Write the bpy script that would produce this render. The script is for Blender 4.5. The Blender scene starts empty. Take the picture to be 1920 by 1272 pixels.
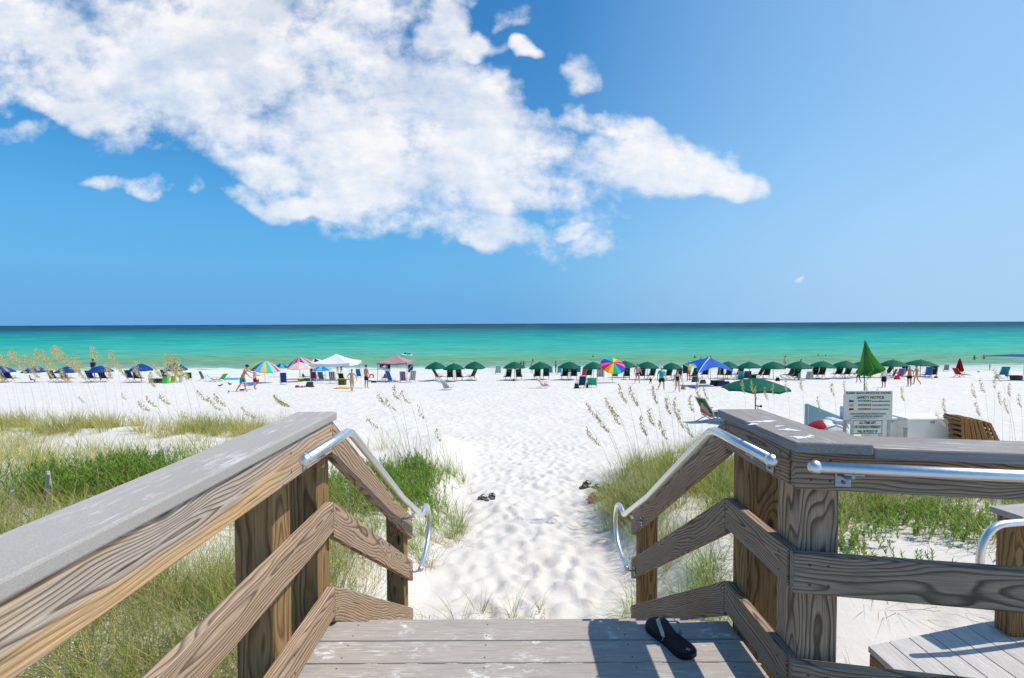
import bpy, bmesh, math, random
import numpy as np
from mathutils import Vector, Matrix
R = math.radians
rnd = random.Random(11)
rng = np.random.default_rng(5)
scene = bpy.context.scene
COL = scene.collection

# ------------------------------------------------------------------ camera
F = 920.0            # focal length measured in pixels of the 1920 wide photograph
E = 7.0              # eye height above the sea
CAM_R = Matrix.Rotation(R(90 - 1.806), 3, 'X') @ Matrix.Rotation(R(-0.24), 3, 'Z')
cam = bpy.data.cameras.new('camera')
cam.sensor_width = 36.0
cam.lens = 36.0 * F / 1920.0
cam.clip_start = 0.05
cam.clip_end = 60000
camo = bpy.data.objects.new('camera', cam)
COL.objects.link(camo)
camo.matrix_world = Matrix.Translation((0, 0, E)) @ CAM_R.to_4x4()
scene.camera = camo


def ray(px, py):
    return CAM_R @ Vector(((px - 960) / F, (636 - py) / F, -1))


def at(px, py, Y):
    d = ray(px, py)
    t = Y / d.y
    return Vector((d.x * t, Y, E + d.z * t))


# ------------------------------------------------------------------ terrain
def S(t):
    t = np.clip(t, 0, 1)
    return t * t * (3 - 2 * t)


def G(x, y):
    """height of the sand above the sea"""
    x = np.asarray(x, float)
    y = np.asarray(y, float)
    H = np.where(y < 45, 2.50 + 0.06522 * np.maximum(y, 3.5), 5.435 + 0.064 * (y - 45))
    H = np.minimum(H, 9.0)
    far = 1 - S((y - 11.0 + 0.6 * np.sin(x * 0.5) + 0.3 * np.sin(x * 1.3 + 1)) / 3.0)
    L = (0.50 * S((-0.75 - x) / 1.0) * S((y - 2.2) / 1.8) + 0.46 * S((-2.2 - x) / 3.0) * S((y - 2.5) / 4.0)) * far
    L = L + 0.12 * S((-5 - x) / 3) * np.exp(-((y - 9.8) / 0.9) ** 2)
    Rr = (0.44 * S((x - 1.15) / 1.0) * S((y - 2.8) / 2.2) + 0.05 * S((x - 3) / 3)) * (1 - S((y - 8.2) / 2.6))
    n = (0.035 * np.sin(1.7 * x + 0.6 * y) * np.sin(1.3 * y - 0.4 * x + 1) + 0.02 * np.sin(3.9 * x - 1.3 * y + 2) * np.sin(3.1 * y + 0.7 * x)
         + 0.05 * np.sin(0.35 * x + 1) * np.sin(0.23 * y + 0.1 * x))
    n = n * S((60 - y) / 10) * np.where(y < 14, 1.0, 0.7)
    n2 = 0.03 * np.sin(0.05 * x + 0.5) + 0.02 * np.sin(0.13 * x)
    return E - H + L + Rr + n + n2


def gz(x, y):
    return float(G(x, y))


def on_ground(px, py, ymax=110.0):
    d = ray(px, py)
    Y = 1.5
    prev = Y
    while Y < ymax:
        t = Y / d.y
        z = E + d.z * t
        if z <= max(gz(d.x * t, Y), 0.0):
            lo, hi = prev, Y
            for _ in range(18):
                m = (lo + hi) / 2
                t = m / d.y
                if E + d.z * t <= max(gz(d.x * t, m), 0.0):
                    hi = m
                else:
                    lo = m
            t = hi / d.y
            return Vector((d.x * t, hi, E + d.z * t))
        prev = Y
        Y *= 1.02
    return at(px, py, ymax)


# ------------------------------------------------------------------ node helpers
class NT:
    def __init__(self, tree):
        self.t = tree
        self.n = tree.nodes
        self.l = tree.links

    def new(self, typ, inputs=None, **props):
        nd = self.n.new(typ)
        for k, v in props.items():
            setattr(nd, k, v)
        for k, v in (inputs or {}).items():
            self.set(nd, k, v)
        return nd

    def set(self, nd, k, v):
        s = nd.inputs[k]
        if hasattr(v, 'is_output') or isinstance(v, bpy.types.NodeSocket):
            self.l.new(v, s)
        else:
            s.default_value = v

    def math(self, op, a, b=0.0, c=None, clamp=False):
        nd = self.new('ShaderNodeMath', {0: a, 1: b}, operation=op, use_clamp=clamp)
        if c is not None:
            self.set(nd, 2, c)
        return nd.outputs[0]

    def vm(self, op, a, b=(0, 0, 0)):
        nd = self.new('ShaderNodeVectorMath', {0: a, 1: b}, operation=op)
        return nd.outputs['Value'] if op in ('LENGTH', 'DOT_PRODUCT', 'DISTANCE') else nd.outputs[0]

    def noise(self, vec, scale, detail=3, rough=0.55, dist=0.0, dim='3D'):
        return self.new('ShaderNodeTexNoise', {'Vector': vec, 'Scale': scale, 'Detail': detail, 'Roughness': rough, 'Distortion': dist}, noise_dimensions=dim).outputs[0]

    def mr(self, v, a, b, c=0.0, d=1.0, kind='LINEAR'):
        return self.new('ShaderNodeMapRange', {0: v, 1: a, 2: b, 3: c, 4: d}, interpolation_type=kind).outputs[0]

    def mix(self, f, a, b, blend='MIX'):
        nd = self.new('ShaderNodeMix', data_type='RGBA', blend_type=blend)
        self.set(nd, 0, f)
        self.set(nd, 6, a if not isinstance(a, tuple) else (*a[:3], 1))
        self.set(nd, 7, b if not isinstance(b, tuple) else (*b[:3], 1))
        return nd.outputs[2]

    def ramp(self, f, stops, interp='LINEAR'):
        nd = self.new('ShaderNodeValToRGB', {0: f})
        cr = nd.color_ramp
        cr.interpolation = interp
        while len(cr.elements) < len(stops):
            cr.elements.new(0.5)
        for e, (p, c) in zip(cr.elements, stops):
            e.position = p
            e.color = (*c[:3], 1)
        return nd.outputs[0]

    def xyz(self, v):
        return self.new('ShaderNodeSeparateXYZ', {0: v}).outputs

    def comb(self, x, y, z):
        return self.new('ShaderNodeCombineXYZ', {0: x, 1: y, 2: z}).outputs[0]

    def bump(self, h, strength, dist=0.01, normal=None):
        nd = self.new('ShaderNodeBump', {'Height': h, 'Strength': strength, 'Distance': dist})
        if normal is not None:
            self.set(nd, 'Normal', normal)
        return nd.outputs[0]


def newmat(name):
    m = bpy.data.materials.new(name)
    m.use_nodes = True
    nt = NT(m.node_tree)
    b = m.node_tree.nodes['Principled BSDF']
    return m, nt, b


_simple = {}


def mat(color, rough=0.7, metal=0.0, var=0.12, scale=9.0, spec=0.12, bump=0.0, trans=0.0, name=None):
    """a simple procedural material: base colour with noise mottling"""
    key = (tuple(round(c, 3) for c in color), rough, metal, var, scale, bump, trans)
    if key in _simple:
        return _simple[key]
    m, nt, b = newmat(name or 'paint_or_cloth')
    co = nt.new('ShaderNodeTexCoord').outputs['Object']
    n = nt.noise(co, scale, 4, 0.6)
    lo = tuple(c * (1 - var) for c in color)
    hi = tuple(min(1, c * (1 + var)) for c in color)
    col = nt.mix(nt.mr(n, 0.3, 0.7), lo, hi)
    nt.set(b, 'Base Color', col)
    nt.set(b, 'Roughness', rough)
    nt.set(b, 'Metallic', metal)
    nt.set(b, 'Specular IOR Level', spec)
    _ = 0
    if bump:
        nt.set(b, 'Normal', nt.bump(nt.noise(co, scale * 6, 3), bump, 0.01))
    if trans:
        tr = nt.new('ShaderNodeBsdfTranslucent', {'Color': col})
        ms = nt.new('ShaderNodeMixShader', {0: trans, 1: b.outputs[0], 2: tr.outputs[0]})
        nt.l.new(ms.outputs[0], m.node_tree.nodes['Material Output'].inputs[0])
    _simple[key] = m
    return m


def wood(name, light, dark, grey=0.3, ringw=0.008, contrast=1.0, warm=None, greycol=(0.30, 0.28, 0.26)):
    m, nt, b = newmat(name)
    co = nt.new('ShaderNodeTexCoord').outputs['Object']
    rn = nt.new('ShaderNodeObjectInfo').outputs['Random']
    c = nt.vm('ADD', co, nt.comb(nt.math('MULTIPLY', rn, 53.0), nt.math('MULTIPLY', rn, 0.0), 0.0))
    x, y, z = nt.xyz(c)
    w1 = nt.noise(nt.vm('MULTIPLY', c, (1.5, 6.0, 6.0)), 1.0, 2, 0.5)
    w2 = nt.noise(nt.vm('MULTIPLY', c, (7.0, 26.0, 26.0)), 1.0, 2, 0.5)
    vor = nt.new('ShaderNodeTexVoronoi', {'Vector': nt.vm('MULTIPLY', c, (1.9, 5.5, 5.5)), 'Scale': 1.0, 'Randomness': 1.0})
    kd = vor.outputs['Distance']
    pick = nt.math('GREATER_THAN', nt.xyz(vor.outputs['Color'])[0], 0.55)
    kf = nt.math('MULTIPLY', nt.mr(kd, 0.0, 0.42, 1.0, 0.0, 'SMOOTHSTEP'), pick)
    oy = nt.math('ADD', y, nt.math('SUBTRACT', nt.math('MULTIPLY', rn, 0.10), 0.05))
    oz = nt.math('ADD', z, nt.math('SUBTRACT', nt.math('MULTIPLY', nt.math('FRACT', nt.math('MULTIPLY', rn, 7.3)), 0.12), 0.0))
    d = nt.math('SQRT', nt.math('ADD', nt.math('MULTIPLY', oy, oy), nt.math('MULTIPLY', oz, oz)))
    d = nt.math('ADD', d, nt.math('MULTIPLY', w1, 0.125))
    d = nt.math('ADD', d, nt.math('MULTIPLY', w2, 0.006))
    d = nt.math('ADD', d, nt.math('MULTIPLY', kf, 0.06))
    ring = nt.math('FRACT', nt.math('DIVIDE', d, ringw))
    prof = nt.ramp(ring, [(0.0, (0.0, 0.0, 0.0)), (0.45, (0.16, 0.16, 0.16)), (0.70, (0.8, 0.8, 0.8)), (0.84, (1, 1, 1)), (1.0, (0.05, 0.05, 0.05))])
    fib = nt.noise(nt.vm('MULTIPLY', c, (5.0, 260.0, 260.0)), 1.0, 3, 0.6)
    fib2 = nt.noise(nt.vm('MULTIPLY', c, (1.5, 60.0, 60.0)), 1.0, 2, 0.6)
    col = nt.mix(nt.math('MULTIPLY', prof, contrast), light, dark)
    if warm:
        col = nt.mix(nt.mr(nt.noise(nt.vm('MULTIPLY', c, (0.8, 9.0, 9.0)), 1.0, 3), 0.47, 0.62), col, nt.mix(prof, warm, tuple(v * 0.6 for v in warm)))
    col = nt.mix(nt.mr(fib, 0.38, 0.72, 0.0, 0.6), col, tuple(v * 0.62 for v in dark))
    crk = nt.noise(nt.vm('MULTIPLY', c, (2.2, 95.0, 95.0)), 1.0, 2, 0.5)
    col = nt.mix(nt.mr(crk, 0.70, 0.74, 0.0, 0.85), col, (0.04, 0.028, 0.02))
    big = nt.noise(nt.vm('MULTIPLY', c, (1.3, 9.0, 9.0)), 1.0, 4, 0.7)
    col = nt.mix(nt.math('MULTIPLY', nt.mr(big, 0.35, 0.65), grey), col, nt.mix(nt.mr(fib2, 0.3, 0.7), greycol, tuple(v * 1.5 for v in greycol)))
    kn = nt.math('MULTIPLY', nt.mr(kd, 0.05, 0.10, 1.0, 0.0), pick)
    col = nt.mix(nt.math('MULTIPLY', kn, 0.85), col, (0.03, 0.02, 0.014))
    nt.set(b, 'Base Color', col)
    nt.set(b, 'Roughness', 0.8)
    nt.set(b, 'Specular IOR Level', 0.2)
    h = nt.math('ADD', nt.math('MULTIPLY', prof, -0.4), nt.math('MULTIPLY', fib, 0.9))
    nt.set(b, 'Normal', nt.bump(h, 0.35, 0.0025))
    return m


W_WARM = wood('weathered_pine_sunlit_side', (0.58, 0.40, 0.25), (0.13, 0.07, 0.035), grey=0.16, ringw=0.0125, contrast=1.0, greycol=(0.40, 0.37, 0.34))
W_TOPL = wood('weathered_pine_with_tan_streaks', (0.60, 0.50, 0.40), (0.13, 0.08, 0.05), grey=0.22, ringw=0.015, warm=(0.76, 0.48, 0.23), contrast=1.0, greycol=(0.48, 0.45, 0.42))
W_GREY = wood('shade_toned_weathered_pine', (0.47, 0.34, 0.225), (0.105, 0.065, 0.038), grey=0.22, ringw=0.011, contrast=1.0, greycol=(0.36, 0.31, 0.26))  # shaded counterpart of the sunlit pine: shade painted in as a darker, greyer tone
W_POST = wood('treated_post_timber', (0.40, 0.245, 0.105), (0.12, 0.062, 0.022), grey=0.04, ringw=0.016, contrast=0.9, greycol=(0.30, 0.24, 0.17))


def composite(name, base, scratch, amt=0.5, scale=1.0, grain=False, groove=0.0):
    """grey composite board with pale scratches and scuffs along its length"""
    m, nt, b = newmat(name)
    co = nt.new('ShaderNodeTexCoord').outputs['Object']
    rn = nt.new('ShaderNodeObjectInfo').outputs['Random']
    isl = nt.new('ShaderNodeNewGeometry').outputs['Random Per Island']
    c = nt.vm('ADD', co, nt.comb(nt.math('ADD', nt.math('MULTIPLY', rn, 31.0), nt.math('MULTIPLY', isl, 17.0)), 0.0, 0.0))
    spk = nt.noise(c, 420.0, 2, 0.7)
    big = nt.noise(nt.vm('MULTIPLY', c, (1.5, 5, 5)), 1.0, 4, 0.6)
    col = nt.mix(nt.mr(spk, 0.3, 0.7), tuple(v * 0.78 for v in base), tuple(v * 1.2 for v in base))
    col = nt.mix(nt.mr(big, 0.3, 0.7, 0.0, 0.35), col, tuple(v * 0.7 for v in base))
    st = nt.noise(nt.vm('MULTIPLY', c, (7.0, 190.0, 190.0)), scale, 3, 0.6, 0.25)
    reg = nt.noise(nt.vm('MULTIPLY', c, (2.3, 7.0, 7.0)), scale, 4, 0.7)
    f = nt.math('MULTIPLY', nt.mr(st, 0.56, 0.66), nt.mr(reg, 0.50, 0.60))
    blot = nt.noise(nt.vm('MULTIPLY', c, (16.0, 34.0, 34.0)), scale, 5, 0.75, 0.6)
    reg2 = nt.noise(nt.vm('MULTIPLY', c, (1.9, 3.1, 3.1)), scale * 1.3, 3, 0.6)
    f2 = nt.math('MULTIPLY', nt.mr(blot, 0.50, 0.62), nt.mr(reg2, 0.53, 0.63))
    ff = nt.math('MULTIPLY', nt.math('MAXIMUM', f, nt.math('MULTIPLY', f2, amt)), 0.85)
    gr = nt.noise(nt.vm('MULTIPLY', c, (6.0, 150.0, 150.0)), 1.0, 3, 0.6, 0.8)
    if grain:
        col = nt.mix(nt.mr(gr, 0.42, 0.70, 0.0, 0.55), col, tuple(v * 0.5 for v in base))
    nrm = nt.xyz(nt.new('ShaderNodeNewGeometry').outputs['Normal'])[2]
    ff = nt.math('MULTIPLY', ff, nt.math('GREATER_THAN', nrm, 0.7))
    col = nt.mix(ff, col, scratch)
    nt.set(b, 'Base Color', col)
    nt.set(b, 'Roughness', 0.82)
    nt.set(b, 'Specular IOR Level', 0.25)
    nt.set(b, 'Normal', nt.bump(nt.math('ADD', nt.math('MULTIPLY', spk, 0.3), gr), 0.2, 0.0015))
    return m


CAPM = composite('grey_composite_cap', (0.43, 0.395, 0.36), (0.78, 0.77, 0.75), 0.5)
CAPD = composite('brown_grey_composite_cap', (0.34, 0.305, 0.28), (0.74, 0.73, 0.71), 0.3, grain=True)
DECKM = composite('grey_brown_composite_deck', (0.46, 0.405, 0.355), (0.80, 0.77, 0.73), 1.0, grain=True)
RAMPM = composite('bleached_plank', (0.60, 0.555, 0.51), (0.78, 0.76, 0.74), 0.5, grain=True)


def metal_mat():
    m, nt, b = newmat('brushed_aluminium')
    co = nt.new('ShaderNodeTexCoord').outputs['Object']
    n = nt.noise(nt.vm('MULTIPLY', co, (60, 60, 60)), 1.0, 3)
    nt.set(b, 'Base Color', nt.mix(nt.mr(n, 0.3, 0.7), (0.80, 0.80, 0.80), (0.86, 0.86, 0.86)))
    nt.set(b, 'Metallic', 1.0)
    nt.set(b, 'Roughness', nt.mr(n, 0.3, 0.7, 0.36, 0.42))
    return m


METAL = metal_mat()
ZINC = mat((0.42, 0.44, 0.47), 0.45, 0.7, 0.2, 60)
DARKM = mat((0.03, 0.03, 0.035), 0.6)

# ------------------------------------------------------------------ geometry helpers


def sweep_frame(p, i):
    a = p[max(i - 1, 0)]
    c = p[min(i + 1, len(p) - 1)]
    return (c - a).normalized()


class Geo:
    def __init__(self):
        self.v, self.f, self.m = [], [], []

    def add(self, vs, fs, mi=0):
        o = len(self.v)
        self.v += [tuple(q) for q in vs]
        self.f += [tuple(o + i for i in f) for f in fs]
        self.m += [mi] * len(fs)
        return self

    def box(self, c, s, rot=None, mi=0, taper=1.0):
        c = Vector(c)
        vs = []
        for dz in (-1, 1):
            k = taper if dz > 0 else 1.0
            for dx, dy in ((-1, -1), (1, -1), (1, 1), (-1, 1)):
                q = Vector((dx * s[0] / 2 * k, dy * s[1] / 2 * k, dz * s[2] / 2))
                if rot is not None:
                    q = rot @ q
                vs.append(c + q)
        return self.add(vs, [(3, 2, 1, 0), (4, 5, 6, 7), (0, 1, 5, 4), (1, 2, 6, 5), (2, 3, 7, 6), (3, 0, 4, 7)], mi)

    def tube(self, pts, r, n=8, mi=0, cap=True):
        pts = [Vector(p) for p in pts]
        rs = r if isinstance(r, (list, tuple)) else [r] * len(pts)
        up = None
        rings = []
        for i, p in enumerate(pts):
            t = sweep_frame(pts, i)
            if up is None:
                up = Vector((0, 0, 1)) if abs(t.z) < 0.9 else Vector((1, 0, 0))
            s = t.cross(up).normalized()
            u = s.cross(t).normalized()
            up = u
            rings.append([p + (s * math.cos(a) + u * math.sin(a)) * rs[i] for a in [2 * math.pi * k / n for k in range(n)]])
        vs = [q for rg in rings for q in rg]
        fs = []
        for i in range(len(pts) - 1):
            for k in range(n):
                fs.append((i * n + k, i * n + (k + 1) % n, (i + 1) * n + (k + 1) % n, (i + 1) * n + k))
        if cap:
            fs.append(tuple(range(n - 1, -1, -1)))
            fs.append(tuple((len(pts) - 1) * n + k for k in range(n)))
        return self.add(vs, fs, mi)

    def ell(self, c, s, nu=12, nv=8, rot=None, mi=0, z0=-1.0, z1=1.0):
        c = Vector(c)
        vs, fs = [], []
        a0, a1 = math.asin(z0), math.asin(z1)
        for j in range(nv + 1):
            a = a0 + (a1 - a0) * j / nv
            for i in range(nu):
                t = 2 * math.pi * i / nu
                q = Vector((math.cos(a) * math.cos(t) * s[0], math.cos(a) * math.sin(t) * s[1], math.sin(a) * s[2]))
                vs.append(c + (rot @ q if rot is not None else q))
        for j in range(nv):
            for i in range(nu):
                fs.append((j * nu + i, j * nu + (i + 1) % nu, (j + 1) * nu + (i + 1) % nu, (j + 1) * nu + i))
        fs.append(tuple(range(nu - 1, -1, -1)))
        fs.append(tuple(nv * nu + i for i in range(nu)))
        return self.add(vs, fs, mi)

    def sheet(self, fn, nu, nv, mi=0, mfn=None):
        """grid surface fn(u, v) -> point"""
        o = len(self.v)
        for j in range(nv + 1):
            for i in range(nu + 1):
                self.v.append(tuple(fn(i / nu, j / nv)))
        for j in range(nv):
            for i in range(nu):
                a = o + j * (nu + 1) + i
                self.f.append((a, a + 1, a + nu + 2, a + nu + 1))
                self.m.append(mfn(i, j) if mfn else mi)
        return self

    def prism(self, outline, z0, z1, mi=0):
        n = len(outline)
        vs = [(x, y, z0) for x, y in outline] + [(x, y, z1) for x, y in outline]
        fs = [tuple(range(n - 1, -1, -1)), tuple(range(n, 2 * n))] + [(i, (i + 1) % n, n + (i + 1) % n, n + i) for i in range(n)]
        return self.add(vs, fs, mi)

    def obj(self, name, mats, parent=None, smooth=False, solid=0.0, bevel=0.0, matrix=None):
        me = bpy.data.meshes.new(name)
        me.from_pydata(self.v, [], self.f)
        for mm in (mats if isinstance(mats, (list, tuple)) else [mats]):
            me.materials.append(mm)
        me.polygons.foreach_set('material_index', self.m)
        if smooth:
            me.polygons.foreach_set('use_smooth', [True] * len(me.polygons))
        me.update()
        o = bpy.data.objects.new(name, me)
        COL.objects.link(o)
        if parent is not None:
            o.parent = parent
        if matrix is not None:
            o.matrix_local = matrix
        if bevel:
            md = o.modifiers.new('bevel', 'BEVEL')
            md.width = bevel
            md.segments = 2
            md.limit_method = 'ANGLE'
        if solid:
            md = o.modifiers.new('solid', 'SOLIDIFY')
            md.thickness = solid
        return o


def thing(name, label, cat, loc=(0, 0, 0), rz=0.0, group=None):
    o = bpy.data.objects.new(name, None)
    o.empty_display_size = 0.2
    COL.objects.link(o)
    o.location = loc
    o.rotation_euler = (0, 0, rz)
    tag(o, label, cat, group)
    return o


def tag(o, label=None, cat=None, group=None, kind=None):
    if label:
        o['label'] = label
    if cat:
        o['category'] = cat
    if group:
        o['group'] = group
    if kind:
        o['kind'] = kind
    return o


KIDS = {}


def dup(root, loc, rz, label, group=None, scale=None):
    r = root.copy()
    COL.objects.link(r)
    r.location = loc
    r.rotation_euler = (0, 0, rz)
    if scale:
        r.scale = scale if isinstance(scale, tuple) else (scale,) * 3
    r['label'] = label
    if group:
        r['group'] = group
    if root.name not in KIDS:
        KIDS[root.name] = [(ch, list(ch.children)) for ch in root.children]
    for ch, gs in KIDS[root.name]:
        c = ch.copy()
        COL.objects.link(c)
        c.parent = r
        for g in gs:
            d = g.copy()
            COL.objects.link(d)
            d.parent = c
    return r


def plank(name, p0, p1, th, h, m, parent, side, bevel=0.004, plumb=True):
    """board whose top centre line runs p0 -> p1; side = horizontal unit vector of its thickness; ends cut plumb"""
    p0, p1, side = Vector(p0), Vector(p1), Vector(side)
    d = (p1 - p0)
    L = d.length
    X = d.normalized()
    hv = h / max(0.3, math.sqrt(X.x ** 2 + X.y ** 2)) if plumb else h
    dn = Vector((0, 0, -hv)) if plumb else -(X.cross(side).normalized() * h)
    Zl = X.cross(side).normalized()
    fr = Matrix((X, side, Zl)).transposed()
    inv = fr.inverted()
    c0 = p0 + dn * 0.5
    n = max(1, int(L / 0.5))
    vs = []
    for p in (p0, p1):
        for s_, k in ((-1, 0), (1, 0), (1, 1), (-1, 1)):
            vs.append(inv @ (p + side * (s_ * th / 2) + dn * k - c0))
    g = Geo().add(vs, [(0, 1, 2, 3), (7, 6, 5, 4), (0, 4, 5, 1), (1, 5, 6, 2), (2, 6, 7, 3), (3, 7, 4, 0)])
    M4 = fr.to_4x4()
    M4.translation = c0
    if parent is not None and parent.type == 'EMPTY':
        M4 = Matrix.Translation(-Vector(parent.location)) @ M4
    o = g.obj(name, m, parent, bevel=bevel, matrix=M4)
    return o


def post(name, x0, x1, y0, y1, z0, z1, m, parent, rz=0.0):
    cx, cy = (x0 + x1) / 2, (y0 + y1) / 2
    h = z1 - z0
    # local X runs up the post so that the grain does too
    fr = Matrix(((0, 0, 1), (0, 1, 0), (-1, 0, 0))).transposed()
    M4 = Matrix.Rotation(rz, 4, 'Z') @ Matrix(((0, 0, -1, 0), (0, 1, 0, 0), (1, 0, 0, 0), (0, 0, 0, 1)))
    M4.translation = Vector((cx, cy, (z0 + z1) / 2)) - Vector(parent.location)
    return Geo().box((0, 0, 0), (h, y1 - y0, x1 - x0)).obj(name, m, parent, bevel=0.005, matrix=M4)

# ------------------------------------------------------------------ sand


def axis(fine0, fine1, step, lo, hi, grow):
    a = list(np.arange(fine0, fine1 + 1e-6, step))
    s, p = step, a[-1]
    while p < hi:
        s *= grow
        p += s
        a.append(p)
    s, p, left = step, a[0], []
    while p > lo:
        s *= grow
        p -= s
        left.append(p)
    return np.array(left[::-1] + a)


def grid_mesh(name, xs, ys, Z, m):
    nx, ny = len(xs), len(ys)
    X, Y = np.meshgrid(xs, ys)
    V = np.stack([X, Y, Z], -1).reshape(-1, 3)
    i = np.arange((ny - 1) * (nx - 1))
    r, c = i // (nx - 1), i % (nx - 1)
    a = r * nx + c
    Q = np.stack([a, a + 1, a + nx + 1, a + nx], -1)
    return raw_mesh(name, V, Q, m)


def raw_mesh(name, V, Fc, m, parent=None, smooth=True):
    k = Fc.shape[1]
    me = bpy.data.meshes.new(name)
    me.vertices.add(len(V))
    me.vertices.foreach_set('co', np.ascontiguousarray(V, np.float32).ravel())
    me.loops.add(Fc.size)
    me.loops.foreach_set('vertex_index', np.ascontiguousarray(Fc, np.int32).ravel())
    me.polygons.add(len(Fc))
    me.polygons.foreach_set('loop_start', np.arange(0, Fc.size, k, dtype=np.int32))
    me.polygons.foreach_set('loop_total', np.full(len(Fc), k, np.int32))
    if smooth:
        me.polygons.foreach_set('use_smooth', np.ones(len(Fc), bool))
    me.materials.append(m)
    me.update()
    me.validate()
    o = bpy.data.objects.new(name, me)
    COL.objects.link(o)
    if parent is not None:
        o.parent = parent
    return o


def sand_mat():
    m, nt, b = newmat('white_quartz_sand')
    co = nt.new('ShaderNodeTexCoord').outputs['Object']
    x, y, z = nt.xyz(co)
    big = nt.noise(co, 0.35, 4, 0.6)
    mid = nt.noise(nt.vm('MULTIPLY', co, (1.0, 0.8, 1.0)), 2.6, 4, 0.6)
    fine = nt.noise(co, 240.0, 2, 0.7)
    near = nt.mr(y, 6.0, 16.0, 0.75, 0.0)
    col = nt.mix(nt.mr(big, 0.35, 0.65), (0.70, 0.66, 0.605), (0.73, 0.70, 0.655))
    col = nt.mix(nt.mr(mid, 0.4, 0.75, 0.0, 0.45), col, (0.635, 0.58, 0.525))
    col = nt.mix(nt.math('MULTIPLY', near, nt.mr(mid, 0.2, 0.6, 0.5, 1.0)), col, (0.66, 0.60, 0.53))
    col = nt.mix(nt.mr(fine, 0.66, 0.8, 0.0, 0.22), col, (0.42, 0.36, 0.3))
    # little dark specks of shell and plant litter near the boardwalk
    spk = nt.noise(co, 55.0, 2, 0.6)
    col = nt.mix(nt.math('MULTIPLY', nt.mr(spk, 0.73, 0.76), 0.5), col, (0.30, 0.22, 0.15))
    # the strip the waves keep wet, low at the shore
    wet = nt.mr(nt.math('ADD', z, nt.math('MULTIPLY', nt.math('SUBTRACT', big, 0.5), 0.12)), 0.02, 0.10, 1.0, 0.0)
    col = nt.mix(wet, col, (0.50, 0.47, 0.38))
    nt.set(b, 'Base Color', col)
    nt.set(b, 'Roughness', 0.9)
    nt.set(b, 'Specular IOR Level', 0.15)
    far = nt.mr(y, 9.0, 18.0)
    v1 = nt.new('ShaderNodeTexVoronoi', {'Vector': nt.vm('MULTIPLY', co, (1.0, 0.75, 0.0)), 'Scale': 3.0}, voronoi_dimensions='2D').outputs['Distance']
    v2 = nt.noise(co, 2.2, 4, 0.62)
    hfar = nt.math('ADD', nt.math('MULTIPLY', v1, 0.05), nt.math('MULTIPLY', v2, 0.10))
    hnear = nt.math('ADD', nt.math('MULTIPLY', nt.noise(co, 9.0, 4, 0.6), 0.012), nt.math('MULTIPLY', fine, 0.0012))
    h = nt.math('ADD', nt.math('MULTIPLY', hfar, far), nt.math('MULTIPLY', hnear, nt.math('SUBTRACT', 1.25, far)))
    nt.set(b, 'Normal', nt.bump(h, 0.8, 1.0))
    return m


xs = axis(-2.6, 3.0, 0.04, -420, 420, 1.045)
ys = axis(3.2, 12.0, 0.04, -6.0, 100.0, 1.035)
XX, YY = np.meshgrid(xs, ys)
ZZ = G(XX, YY)
# foot prints: soft hollows with a raised rim
pr = []
for _ in range(1500):
    fy = 3.0 + 12.0 * rnd.random() ** 1.2
    fx = rnd.gauss(0.3, 0.55 + 0.10 * max(0, fy - 7))
    pr.append((fx, fy, rnd.gauss(0, 0.5), rnd.uniform(0.11, 0.17), rnd.uniform(0.055, 0.085), rnd.uniform(0.006, 0.019)))
for _ in range(700):
    pr.append((rnd.uniform(-2.4, 6.0), rnd.uniform(3.0, 14.0), rnd.gauss(0, 1.2), rnd.uniform(0.09, 0.2), rnd.uniform(0.06, 0.12), rnd.uniform(0.006, 0.018)))
for fx, fy, an, la, lb, dep in pr:
    i0, i1 = np.searchsorted(xs, (fx - 0.5, fx + 0.5))
    j0, j1 = np.searchsorted(ys, (fy - 0.5, fy + 0.5))
    if i1 - i0 < 3 or j1 - j0 < 3:
        continue
    dx, dy = XX[j0:j1, i0:i1] - fx, YY[j0:j1, i0:i1] - fy
    u = (dx * math.sin(an) + dy * math.cos(an)) / la
    v = (dx * math.cos(an) - dy * math.sin(an)) / lb
    r2 = u * u + v * v
    ZZ[j0:j1, i0:i1] += -dep * np.exp(-r2 * 0.9) + dep * 0.55 * np.exp(-((np.sqrt(r2) - 1.65) / 0.5) ** 2)
SAND = sand_mat()
sand = grid_mesh('beach_sand', xs, ys, ZZ, SAND)
tag(sand, kind='structure')

# ------------------------------------------------------------------ sea


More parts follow.
